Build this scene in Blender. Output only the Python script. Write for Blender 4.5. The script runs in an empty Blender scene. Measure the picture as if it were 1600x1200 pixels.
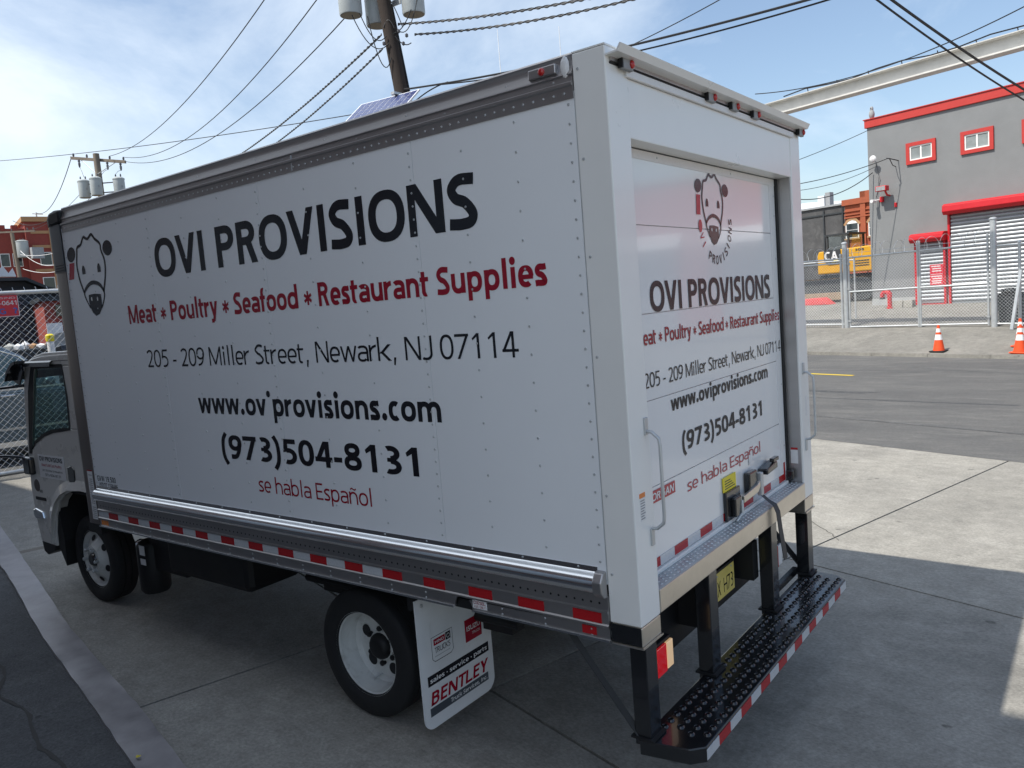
import bpy, bmesh, math, random
from mathutils import Vector, Matrix
random.seed(7)
scene = bpy.context.scene
R_ = math.radians

# ------------------------------------------------------------------ camera
cam_d = bpy.data.cameras.new('camera'); cam = bpy.data.objects.new('camera', cam_d)
scene.collection.objects.link(cam); scene.camera = cam
CAM = Vector((-2.851, -1.602, 2.455))
ca = Vector((0.602, -0.795, -0.079)).normalized()
cf = Vector((0.788, 0.607, -0.102)).normalized()
cb = ca.cross(cf).normalized(); ca = cf.cross(cb).normalized()
m = Matrix((ca, cb, -cf)).transposed().to_4x4(); m.translation = CAM
cam.matrix_world = m
cam_d.sensor_width = 36.0; cam_d.lens = 36.0 * 1229.5 / 1600.0
cam_d.clip_start = 0.05; cam_d.clip_end = 3000

# ------------------------------------------------------------------ sky and sun
SUN = Vector((-0.575, 0.297, 1.0)).normalized()
elev = math.asin(SUN.z); azim = math.atan2(SUN.x, SUN.y)
world = bpy.data.worlds.new('World'); scene.world = world; world.use_nodes = True
wn = world.node_tree; wn.nodes.clear()
def N(t, ty, **kw):
    n = t.nodes.new(ty)
    for k, v in kw.items():
        if k == 'inp':
            for a, b in v.items(): n.inputs[a].default_value = b
        else: setattr(n, k, v)
    return n
sky = N(wn, 'ShaderNodeTexSky', sky_type='NISHITA', sun_disc=False, sun_elevation=elev, sun_rotation=azim,
        air_density=1.1, dust_density=1.2, ozone_density=1.6)
tc = N(wn, 'ShaderNodeTexCoord'); mp = N(wn, 'ShaderNodeMapping', inp={'Scale': (1.0, 1.0, 2.4), 'Location': (1.9, 0.2, 0.6), 'Rotation': (0.25, 0.1, 0.5)})
cn = N(wn, 'ShaderNodeTexNoise', inp={'Scale': 2.1, 'Detail': 9.0, 'Roughness': 0.60, 'Distortion': 0.4})
cr = N(wn, 'ShaderNodeValToRGB'); cr.color_ramp.elements[0].position = 0.40; cr.color_ramp.elements[1].position = 0.74
mx = N(wn, 'ShaderNodeMix', data_type='RGBA')
mx.inputs[7].default_value = (6.3, 6.9, 7.5, 1)
ml = N(wn, 'ShaderNodeMath', operation='MULTIPLY', inp={1: 0.80})
bg = N(wn, 'ShaderNodeBackground', inp={'Strength': 0.10}); wo = N(wn, 'ShaderNodeOutputWorld')
lk = wn.links.new
lk(tc.outputs['Generated'], mp.inputs['Vector']); lk(mp.outputs[0], cn.inputs['Vector']); dt = N(wn, 'ShaderNodeVectorMath', operation='DOT_PRODUCT', inp={1: (-0.6, 0.8, 0.0)}); lk(tc.outputs['Generated'], dt.inputs[0]); ga = N(wn, 'ShaderNodeMath', operation='MULTIPLY_ADD', inp={1: 0.30}); lk(dt.outputs['Value'], ga.inputs[0]); lk(cn.outputs[0], ga.inputs[2]); lk(ga.outputs[0], cr.inputs[0])
hz = N(wn, 'ShaderNodeMath', operation='MAXIMUM', inp={1: 0.05}); lk(cr.outputs[0], hz.inputs[0]); lk(hz.outputs[0], ml.inputs[0]); lk(ml.outputs[0], mx.inputs[0]); lk(sky.outputs[0], mx.inputs[6]); lk(mx.outputs[2], bg.inputs[0]); lk(bg.outputs[0], wo.inputs[0])
sd = bpy.data.lights.new('sun', 'SUN'); sd.energy = 3.2; sd.angle = R_(0.5); sd.color = (1.0, 0.95, 0.87)
so = bpy.data.objects.new('sun', sd); scene.collection.objects.link(so); so.rotation_euler = SUN.to_track_quat('Z', 'Y').to_euler()
scene.view_settings.view_transform = 'Standard'; scene.view_settings.look = 'None'
scene.view_settings.exposure = 0.78; scene.view_settings.gamma = 1.0; scene.view_settings.use_curve_mapping = False

# ------------------------------------------------------------------ materials
MATS = {}
def mat(name, col, rough=0.6, metal=0.0, var=0.0, vscale=6.0, bump=0.0, bscale=60.0, spec=0.5, trans=0.0, emit=None, coat=0.0, stain=None, stretch=None, alpha=1.0):
    if name in MATS: return MATS[name]
    m = bpy.data.materials.new(name); m.use_nodes = True; t = m.node_tree; b = t.nodes['Principled BSDF']
    b.inputs['Base Color'].default_value = (*col, 1); b.inputs['Roughness'].default_value = rough; b.inputs['Metallic'].default_value = metal
    b.inputs['Specular IOR Level'].default_value = spec; b.inputs['Transmission Weight'].default_value = trans
    b.inputs['Coat Weight'].default_value = coat; b.inputs['Coat Roughness'].default_value = 0.04; b.inputs['Alpha'].default_value = alpha
    if emit: b.inputs['Emission Color'].default_value = (*emit[:3], 1); b.inputs['Emission Strength'].default_value = emit[3]
    if var or bump or stain:
        co = N(t, 'ShaderNodeTexCoord'); src = co.outputs['Object']
        if stretch:
            mpg = N(t, 'ShaderNodeMapping', inp={'Scale': stretch}); t.links.new(src, mpg.inputs[0]); src = mpg.outputs[0]
    if var or stain:
        n1 = N(t, 'ShaderNodeTexNoise', inp={'Scale': vscale, 'Detail': 8.0, 'Roughness': 0.62}); t.links.new(src, n1.inputs['Vector'])
        hs = N(t, 'ShaderNodeMapRange', inp={1: 0.25, 2: 0.75, 3: 1 - var, 4: 1 + var}); t.links.new(n1.outputs[0], hs.inputs[0])
        mu = N(t, 'ShaderNodeMix', data_type='RGBA', blend_type='MULTIPLY', inp={0: 1.0}); mu.inputs[6].default_value = (*col, 1)
        cc = N(t, 'ShaderNodeCombineColor'); 
        for i in range(3): t.links.new(hs.outputs[0], cc.inputs[i])
        t.links.new(cc.outputs[0], mu.inputs[7]); out = mu.outputs[2]
        if stain:
            n2 = N(t, 'ShaderNodeTexNoise', inp={'Scale': stain[1], 'Detail': 9.0, 'Roughness': 0.7, 'Distortion': 0.6}); t.links.new(src, n2.inputs['Vector'])
            r2 = N(t, 'ShaderNodeMapRange', inp={1: stain[2], 2: stain[3], 3: 0.0, 4: stain[4]}); t.links.new(n2.outputs[0], r2.inputs[0])
            m2 = N(t, 'ShaderNodeMix', data_type='RGBA'); m2.inputs[7].default_value = (*stain[0], 1)
            t.links.new(r2.outputs[0], m2.inputs[0]); t.links.new(out, m2.inputs[6]); out = m2.outputs[2]
        t.links.new(out, b.inputs['Base Color'])
        rr = N(t, 'ShaderNodeMapRange', inp={1: 0.2, 2: 0.8, 3: max(0.02, rough * 0.85), 4: min(1, rough * 1.15)}); t.links.new(n1.outputs[0], rr.inputs[0]); t.links.new(rr.outputs[0], b.inputs['Roughness'])
    if bump:
        n3 = N(t, 'ShaderNodeTexNoise', inp={'Scale': bscale, 'Detail': 4.0}); t.links.new(src, n3.inputs['Vector'])
        bp = N(t, 'ShaderNodeBump', inp={'Strength': bump, 'Distance': 0.02}); t.links.new(n3.outputs[0], bp.inputs['Height']); t.links.new(bp.outputs[0], b.inputs['Normal'])
    MATS[name] = m; return m
def glass(name, tint=(0.8, 0.9, 0.9), refl=0.1):
    m = bpy.data.materials.new(name); m.use_nodes = True; t = m.node_tree; t.nodes.clear()
    a = N(t, 'ShaderNodeBsdfTransparent', inp={0: (*tint, 1)}); b = N(t, 'ShaderNodeBsdfGlossy', inp={'Roughness': 0.02}); lw = N(t, 'ShaderNodeLayerWeight', inp={0: 0.5}); pw = N(t, 'ShaderNodeMath', operation='POWER', inp={1: 4.0}); t.links.new(lw.outputs['Facing'], pw.inputs[0]); fr = N(t, 'ShaderNodeMath', operation='MULTIPLY_ADD', inp={1: 0.7, 2: 0.045}); t.links.new(pw.outputs[0], fr.inputs[0])
    x = N(t, 'ShaderNodeMixShader'); o = N(t, 'ShaderNodeOutputMaterial'); t.links.new(fr.outputs[0], x.inputs[0]); t.links.new(a.outputs[0], x.inputs[1]); t.links.new(b.outputs[0], x.inputs[2]); t.links.new(x.outputs[0], o.inputs[0])
    MATS[name] = m; return m
M = MATS
mat('panel_white', (0.80, 0.82, 0.84), 0.34, var=0.02, vscale=1.2, coat=0.12)
mat('door_white', (0.80, 0.80, 0.80), 0.14, var=0.015, vscale=1.0, coat=0.35)
mat('frame_white', (0.80, 0.80, 0.78), 0.30, var=0.03, vscale=2.5, coat=0.15)
mat('cab_white', (0.62, 0.60, 0.56), 0.28, var=0.03, vscale=2, coat=0.5)
mat('aluminium', (0.44, 0.43, 0.43), 0.38, 0.92, var=0.12, vscale=5, stretch=(1, 0.15, 1))
mat('chrome', (0.80, 0.81, 0.82), 0.17, 1.0, var=0.05, vscale=3, stretch=(1, 0.1, 1))
mat('stainless', (0.66, 0.62, 0.55), 0.3, 0.9, var=0.12, vscale=7)
mat('galv', (0.52, 0.54, 0.55), 0.45, 0.55, var=0.12, vscale=9)
mat('black_metal', (0.010, 0.011, 0.013), 0.22, 0.0, var=0.2, vscale=8, coat=0.5)
mat('black_frame', (0.007, 0.0075, 0.009), 0.6, var=0.3, vscale=5)
mat('rubber', (0.011, 0.0115, 0.013), 0.75, var=0.25, vscale=14, bump=0.05, bscale=40)
mat('wheel_paint', (0.60, 0.61, 0.59), 0.4, var=0.10, vscale=9, stain=((0.18, 0.16, 0.13), 7, 0.52, 0.75, 0.55))
mat('vinyl_black', (0.010, 0.011, 0.016), 0.22)
mat('vinyl_red', (0.30, 0.004, 0.02), 0.25)
mat('vinyl_red_pale', (0.42, 0.03, 0.05), 0.22)
mat('label_white', (0.72, 0.72, 0.72), 0.4, var=0.05, vscale=40)
mat('tape_red', (0.40, 0.012, 0.016), 0.25, var=0.12, vscale=120)
mat('tape_white', (0.66, 0.68, 0.70), 0.22, 0.25, var=0.10, vscale=120)
mat('lens_red', (0.45, 0.01, 0.01), 0.1, coat=0.6)
mat('lens_amber', (0.75, 0.22, 0.02), 0.15, coat=0.5)
mat('lamp_on_red', (0.6, 0.01, 0.02), 0.12, coat=0.6, emit=(1.0, 0.02, 0.02, 0.12))
mat('lamp_on_warm', (0.75, 0.62, 0.45), 0.15, coat=0.5, emit=(1.0, 0.60, 0.25, 0.22))
mat('sticker_yellow', (0.75, 0.62, 0.02), 0.4)
mat('plate_yellow', (0.72, 0.58, 0.16), 0.35, var=0.15, vscale=12)
mat('orange_label', (0.72, 0.22, 0.05), 0.45)
mat('blue_cap', (0.01, 0.03, 0.30), 0.35)
mat('flap_white', (0.66, 0.67, 0.68), 0.4, var=0.08, vscale=3, stain=((0.30, 0.29, 0.27), 5, 0.55, 0.85, 0.4))
mat('interior', (0.03, 0.032, 0.035), 0.7)
glass('cab_glass', (0.50, 0.62, 0.62)); glass('clear_glass', (0.85, 0.9, 0.9))
mat('dark_glass', (0.02, 0.03, 0.035), 0.04, coat=0.5)
mat('concrete', (0.275, 0.268, 0.245), 0.85, var=0.22, vscale=1.3, bump=0.3, bscale=90, stain=((0.13, 0.127, 0.12), 2.6, 0.52, 0.78, 0.65))
mat('asphalt', (0.105, 0.106, 0.108), 0.88, var=0.22, vscale=2.2, bump=0.6, bscale=110, stain=((0.165, 0.16, 0.153), 0.7, 0.48, 0.75, 0.6))
mat('asphalt_dark', (0.085, 0.088, 0.092), 0.85, var=0.28, vscale=3.2, bump=0.7, bscale=120, stain=((0.13, 0.13, 0.13), 1.4, 0.5, 0.75, 0.5))
mat('asphalt_pale', (0.20, 0.193, 0.176), 0.9, var=0.25, vscale=1.4, bump=0.5, bscale=60, stain=((0.10, 0.097, 0.09), 1.6, 0.53, 0.75, 0.6))
mat('joint', (0.055, 0.052, 0.048), 0.9)
mat('soil', (0.20, 0.18, 0.15), 0.95, var=0.3, vscale=2)
mat('steel_plate', (0.30, 0.285, 0.29), 0.42, 0.35, var=0.3, vscale=3.5, bump=0.08, bscale=5, stain=((0.40, 0.385, 0.39), 3.0, 0.5, 0.72, 0.6))
mat('road_yellow', (0.58, 0.42, 0.03), 0.7, var=0.15, vscale=20)
mat('stucco_grey', (0.21, 0.217, 0.222), 0.9, var=0.10, vscale=0.9, bump=0.2, bscale=30, stain=((0.25, 0.257, 0.26), 0.6, 0.52, 0.75, 0.5))
mat('paint_red', (0.52, 0.010, 0.018), 0.4, var=0.06, vscale=4)
mat('cap_red', (0.47, 0.035, 0.028), 0.55, var=0.06, vscale=3)
mat('window_white', (0.78, 0.78, 0.76), 0.5)
mat('blind', (0.42, 0.43, 0.41), 0.6, var=0.15, vscale=3)
mat('shutter', (0.34, 0.36, 0.38), 0.42, 0.55, var=0.10, vscale=2)
mat('brick_red', (0.25, 0.05, 0.038), 0.85, var=0.18, vscale=5)
mat('brick_orange', (0.33, 0.085, 0.038), 0.85, var=0.16, vscale=5)
mat('brick_tan', (0.40, 0.23, 0.115), 0.85, var=0.12, vscale=5)
mat('block_dark', (0.075, 0.075, 0.077), 0.9, var=0.35, vscale=1.6, bump=0.3, bscale=10, stain=((0.17, 0.167, 0.165), 1.3, 0.5, 0.72, 0.6))
mat('siding_black', (0.035, 0.04, 0.05), 0.7, var=0.2, vscale=3)
mat('roof_white', (0.74, 0.76, 0.78), 0.5, var=0.1, vscale=1.5)
mat('wall_brown', (0.17, 0.105, 0.085), 0.8, var=0.10, vscale=1.2, bump=0.1, bscale=20)
mat('pole_wood', (0.034, 0.024, 0.019), 0.9, var=0.35, vscale=3.5, bump=0.3, bscale=25, stretch=(1, 1, 0.12))
mat('pole_wood_pale', (0.20, 0.165, 0.13), 0.9, var=0.3, vscale=3.5, stretch=(1, 1, 0.12))
mat('transformer', (0.40, 0.43, 0.43), 0.45, var=0.08, vscale=5, stain=((0.34, 0.28, 0.20), 4, 0.58, 0.8, 0.5))
mat('transformer_base', (0.24, 0.21, 0.16), 0.8)
mat('wire', (0.02, 0.021, 0.024), 0.6)
mat('wire_pale', (0.20, 0.20, 0.20), 0.5)
mat('insulator', (0.10, 0.10, 0.11), 0.3)
mat('solar_cell', (0.05, 0.065, 0.17), 0.25, var=0.2, vscale=9, coat=0.25)
mat('cone_orange', (0.75, 0.075, 0.012), 0.5, var=0.06, vscale=9)
mat('cone_white', (0.80, 0.80, 0.78), 0.4)
mat('excavator_yellow', (0.60, 0.31, 0.012), 0.45, var=0.10, vscale=4, stain=((0.30, 0.22, 0.10), 3, 0.58, 0.8, 0.4))
mat('track_mud', (0.25, 0.185, 0.125), 0.9, var=0.25, vscale=4)
mat('barrier_red', (0.60, 0.055, 0.06), 0.6, var=0.15, vscale=3)
mat('car_paint', (0.12, 0.16, 0.19), 0.22, 0.5, coat=0.8)
mat('sign_red', (0.60, 0.03, 0.05), 0.5)
mat('sign_print', (0.72, 0.66, 0.66), 0.5)
mat('bin_dark', (0.03, 0.035, 0.04), 0.6, var=0.2, vscale=5)
mat('leaf_yellow', (0.60, 0.50, 0.05), 0.7)
mat('stone_grey', (0.30, 0.31, 0.32), 0.8, var=0.2, vscale=10)
mat('blue_print', (0.05, 0.12, 0.40), 0.5)

def ground_mat(name, base, dark, pale, fine=0.22, med=0.14, spots=0.35, bump=0.35, stretch=(1, 1, 1)):
    m = MATS[name]; t = m.node_tree; t.nodes.clear(); L = t.links.new
    b = N(t, 'ShaderNodeBsdfPrincipled'); o = N(t, 'ShaderNodeOutputMaterial'); L(b.outputs[0], o.inputs[0]); b.inputs['Roughness'].default_value = 0.85; b.inputs['Specular IOR Level'].default_value = 0.35
    co = N(t, 'ShaderNodeTexCoord'); mp_ = N(t, 'ShaderNodeMapping', inp={'Scale': stretch, 'Rotation': (0, 0, 0.27)}); L(co.outputs['Object'], mp_.inputs[0]); v = mp_.outputs[0]
    def noise(sc, det, ro, dist=0.0): n = N(t, 'ShaderNodeTexNoise', inp={'Scale': sc, 'Detail': det, 'Roughness': ro, 'Distortion': dist}); L(v, n.inputs['Vector']); return n.outputs[0]
    def rng(src, a, b_, c, d): r = N(t, 'ShaderNodeMapRange', inp={1: a, 2: b_, 3: c, 4: d}); L(src, r.inputs[0]); return r.outputs[0]
    def mixc(f, A, B): x = N(t, 'ShaderNodeMix', data_type='RGBA'); L(f, x.inputs[0]); (L(A, x.inputs[6]) if not isinstance(A, tuple) else setattr(x.inputs[6], 'default_value', (*A, 1))); x.inputs[7].default_value = (*B, 1); return x.outputs[2]
    c = mixc(rng(noise(0.55, 9, .62, .5), .42, .68, 0, .8), base, dark); c = mixc(rng(noise(1.7, 9, .66, .3), .50, .72, 0, .65), c, pale)
    vo = N(t, 'ShaderNodeTexVoronoi', inp={'Scale': 3.1, 'Randomness': 1.0}); L(v, vo.inputs['Vector']); wb = noise(14, 4, .6); ad = N(t, 'ShaderNodeMath', operation='MULTIPLY_ADD', inp={1: .16}); L(wb, ad.inputs[0]); L(vo.outputs['Distance'], ad.inputs[2])
    c = mixc(rng(ad.outputs[0], .125, .16, spots, 0), c, tuple(x*.35 for x in dark))
    k1 = rng(noise(7, 8, .7), .25, .75, 1-med, 1+med); k2 = rng(noise(55, 5, .75), .25, .75, 1-fine, 1+fine); oi = N(t, 'ShaderNodeObjectInfo'); k3 = rng(oi.outputs['Random'], 0, 1, .93, 1.07)
    mu = N(t, 'ShaderNodeMath', operation='MULTIPLY'); L(k1, mu.inputs[0]); L(k2, mu.inputs[1]); m2 = N(t, 'ShaderNodeMath', operation='MULTIPLY'); L(mu.outputs[0], m2.inputs[0]); L(k3, m2.inputs[1])
    vm = N(t, 'ShaderNodeVectorMath', operation='SCALE'); L(c, vm.inputs[0]); L(m2.outputs[0], vm.inputs['Scale']); L(vm.outputs[0], b.inputs['Base Color'])
    bp = N(t, 'ShaderNodeBump', inp={'Strength': bump, 'Distance': 0.012}); L(noise(75, 5, .7), bp.inputs['Height']); L(bp.outputs[0], b.inputs['Normal'])
ground_mat('concrete', (.285, .272, .240), (.185, .178, .16), (.35, .335, .30), .36, .20, .6, .4, (1, .7, 1))
ground_mat('asphalt', (.125, .124, .12), (.092, .092, .092), (.185, .18, .168), .42, .12, .2, .7, (1.6, .5, 1))
ground_mat('asphalt_dark', (.105, .106, .106), (.075, .077, .078), (.145, .144, .14), .55, .22, .5, .9)
ground_mat('asphalt_pale', (.205, .197, .176), (.135, .13, .117), (.25, .24, .215), .40, .22, .5, .7)
# ------------------------------------------------------------------ helpers
COL = scene.collection; ORG = {}
def root_of(o):
    while o.parent: o = o.parent
    return o
class MB:
    def __init__(s): s.v = []; s.f = []
    def add(s, vs, fs):
        o = len(s.v); s.v += [tuple(p) for p in vs]; s.f += [tuple(i + o for i in f) for f in fs]; return s
    def box(s, x0, x1, y0, y1, z0, z1):
        return s.add([(x0,y0,z0),(x1,y0,z0),(x1,y1,z0),(x0,y1,z0),(x0,y0,z1),(x1,y0,z1),(x1,y1,z1),(x0,y1,z1)],
                     [(0,3,2,1),(4,5,6,7),(0,1,5,4),(1,2,6,5),(2,3,7,6),(3,0,4,7)])
    def prism(s, pts, axis, a, b):
        # pts are 2D in the two remaining axes (in x,y,z order)
        def P(p, w): return {'x': (w, p[0], p[1]), 'y': (p[0], w, p[1]), 'z': (p[0], p[1], w)}[axis]
        n = len(pts); vs = [P(p, a) for p in pts] + [P(p, b) for p in pts]
        ar = sum(pts[i][0]*pts[(i+1)%n][1] - pts[(i+1)%n][0]*pts[i][1] for i in range(n))
        flip = (ar > 0) != (axis != 'y'); flip = flip if b > a else not flip
        fs = [tuple(range(n))[::-1], tuple(range(n, 2*n))] + [(i, (i+1)%n, n+(i+1)%n, n+i) for i in range(n)]
        if flip: fs = [f[::-1] for f in fs]
        return s.add(vs, fs)
    def sweep(s, prof, axis, a, b):   # open profile swept, thin sheet
        def P(p, w): return {'x': (w, p[0], p[1]), 'y': (p[0], w, p[1]), 'z': (p[0], p[1], w)}[axis]
        n = len(prof); return s.add([P(p, a) for p in prof] + [P(p, b) for p in prof], [(i, i+1, n+i+1, n+i) for i in range(n-1)])
    def tube(s, path, r, n=8, cap=True):
        path = [Vector(p) for p in path]; k = len(path); rs = r if isinstance(r, (list, tuple)) else [r]*k
        vs = []; up = None
        for i, p in enumerate(path):
            d = (path[min(i+1, k-1)] - path[max(i-1, 0)]).normalized()
            if up is None:
                up = Vector((0,0,1)) if abs(d.z) < 0.9 else Vector((1,0,0))
            u = (up - d * up.dot(d))
            if u.length < 1e-4: u = Vector((1,0,0)) - d*d.x
            u.normalize(); w = d.cross(u); up = u
            vs += [p + (u*math.cos(2*math.pi*j/n) + w*math.sin(2*math.pi*j/n))*rs[i] for j in range(n)]
        fs = [(i*n+j, i*n+(j+1)%n, (i+1)*n+(j+1)%n, (i+1)*n+j) for i in range(k-1) for j in range(n)]
        if cap: fs += [tuple(range(n))[::-1], tuple(range((k-1)*n, k*n))]
        return s.add(vs, fs)
    def lathe(s, prof, c, axis='z', n=24, closed=False):
        # prof: (radius, along)
        c = Vector(c); vs = []
        for r, h in prof:
            for j in range(n):
                a = 2*math.pi*j/n; p, q = r*math.cos(a), r*math.sin(a)
                vs.append(c + Vector({'z': (p, q, h), 'x': (h, p, q), 'y': (q, h, p)}[axis]))
        k = len(prof); fs = [(i*n+j, i*n+(j+1)%n, (i+1)*n+(j+1)%n, (i+1)*n+j) for i in range(k-1) for j in range(n)]
        return s.add(vs, fs)
    def ico(s, c, r, sub=1):
        bm = bmesh.new(); bmesh.ops.create_icosphere(bm, subdivisions=sub, radius=1)
        rr = r if isinstance(r, (list, tuple)) else (r, r, r)
        s.add([(c[0]+v.co.x*rr[0], c[1]+v.co.y*rr[1], c[2]+v.co.z*rr[2]) for v in bm.verts], [[v.index for v in f.verts] for f in bm.faces]); bm.free(); return s
    def mesh(s, name, smooth=False, off=(0,0,0)):
        me = bpy.data.meshes.new(name); me.from_pydata([(p[0]-off[0], p[1]-off[1], p[2]-off[2]) for p in s.v], [], s.f); me.update()
        bm = bmesh.new(); bm.from_mesh(me); bmesh.ops.recalc_face_normals(bm, faces=bm.faces); bm.to_mesh(me); bm.free()
        if smooth:
            me.polygons.foreach_set('use_smooth', [True]*len(me.polygons))
            try: me.set_sharp_from_angle(angle=R_(38))
            except Exception: pass
        return me
    def build(s, name, mt, parent=None, smooth=False, bevel=0.0, label=None, kind=None):
        off = ORG.get(root_of(parent).name, (0,0,0)) if parent else (0,0,0)
        o = bpy.data.objects.new(name, s.mesh(name, smooth, off)); COL.objects.link(o)
        o.data.materials.append(M[mt] if isinstance(mt, str) else mt)
        if parent: o.parent = parent
        if bevel:
            b = o.modifiers.new('bevel', 'BEVEL'); b.width = bevel; b.segments = 2; b.limit_method = 'ANGLE'; b.angle_limit = R_(35)
        if label: o['label'] = label
        if kind: o['kind'] = kind
        return o
def inst(name, me, parent, pos, rot=(0,0,0), scale=(1,1,1)):
    o = bpy.data.objects.new(name, me); COL.objects.link(o); o.parent = parent
    off = ORG.get(root_of(parent).name, (0,0,0)); o.location = Vector(pos) - Vector(off); o.rotation_euler = rot; o.scale = scale
    return o
def tag(o, label, cat, group=None):
    o['label'] = label; o['category'] = cat
    if group: o['group'] = group
    return o
TH = R_(15.5); eS = Vector((math.cos(TH), -math.sin(TH), 0)); eT = Vector((math.sin(TH), math.cos(TH), 0))
def W(s, t, z=0.0): return eS*s + eT*t + Vector((0, 0, z))
def thing(name, label, cat, org, street=False, group=None, kind=None):
    o = bpy.data.objects.new(name, None); COL.objects.link(o); ORG[o.name] = tuple(org)
    o.empty_display_size = 0.2
    if street: o.location = W(*org); o.rotation_euler = (0, 0, -TH)
    else: o.location = org
    if kind: o['kind'] = kind
    else: tag(o, label, cat, group)
    return o
def lerp(x, xs, ys):
    if x <= xs[0]: return ys[0]
    for i in range(len(xs)-1):
        if x <= xs[i+1]: return ys[i] + (ys[i+1]-ys[i])*(x-xs[i])/(xs[i+1]-xs[i])
    return ys[-1]
def gst(s, t):
    z = lerp(s, [4, 8.4, 15, 18.7, 18.72, 19, 22, 26, 60], [0, 0, .054, .11, .19, .205, .63, 1.145, 1.4]) + .016*(max(-20, min(60, t)) - 1.97)
    if s < 8: z += max(0, min(.5, (t-8.6)*.04)) * max(0, min(1, (8-s)/4))
    return z
def gxy(x, y): v = Vector((x, y, 0)); return gst(v.dot(eS), v.dot(eT))

def stroke(pts, w, closed=False):
    """polyline -> flat strip, returns 2D verts, faces"""
    n = len(pts); L = []; Rr = []
    for i in range(n):
        a = Vector(pts[(i-1) % n] if (closed or i > 0) else pts[i]); b = Vector(pts[(i+1) % n] if (closed or i < n-1) else pts[i]); p = Vector(pts[i])
        d = (b-a).normalized(); nn = Vector((-d.y, d.x)); ww = w[i] if isinstance(w, (list, tuple)) else w
        L.append(p+nn*ww/2); Rr.append(p-nn*ww/2)
    vs = L+Rr; fs = [(i, (i+1) % n, n+(i+1) % n, n+i) for i in range(n if closed else n-1)]
    return [tuple(v) for v in vs], fs
def ell(cx, cy, rx, ry, rot=0, n=24, a0=0, a1=360):
    out = []
    for i in range(n):
        a = R_(a0 + (a1-a0)*i/(n if a1-a0 == 360 else n-1)); x, y = rx*math.cos(a), ry*math.sin(a); c, s_ = math.cos(rot), math.sin(rot)
        out.append((cx+x*c-y*s_, cy+x*s_+y*c))
    return out

def catm(pts, n):
    out = []
    for i in range(len(pts)-1):
        p0, p1, p2, p3 = (Vector(pts[max(0, i-1)]), Vector(pts[i]), Vector(pts[i+1]), Vector(pts[min(len(pts)-1, i+2)]))
        for k_ in range(n):
            u = k_/n; out.append(0.5*((2*p1)+(p2-p0)*u+(2*p0-5*p1+4*p2-p3)*u*u+(3*p1-p0-3*p2+p3)*u**3))
    out.append(Vector(pts[-1])); return out
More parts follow.
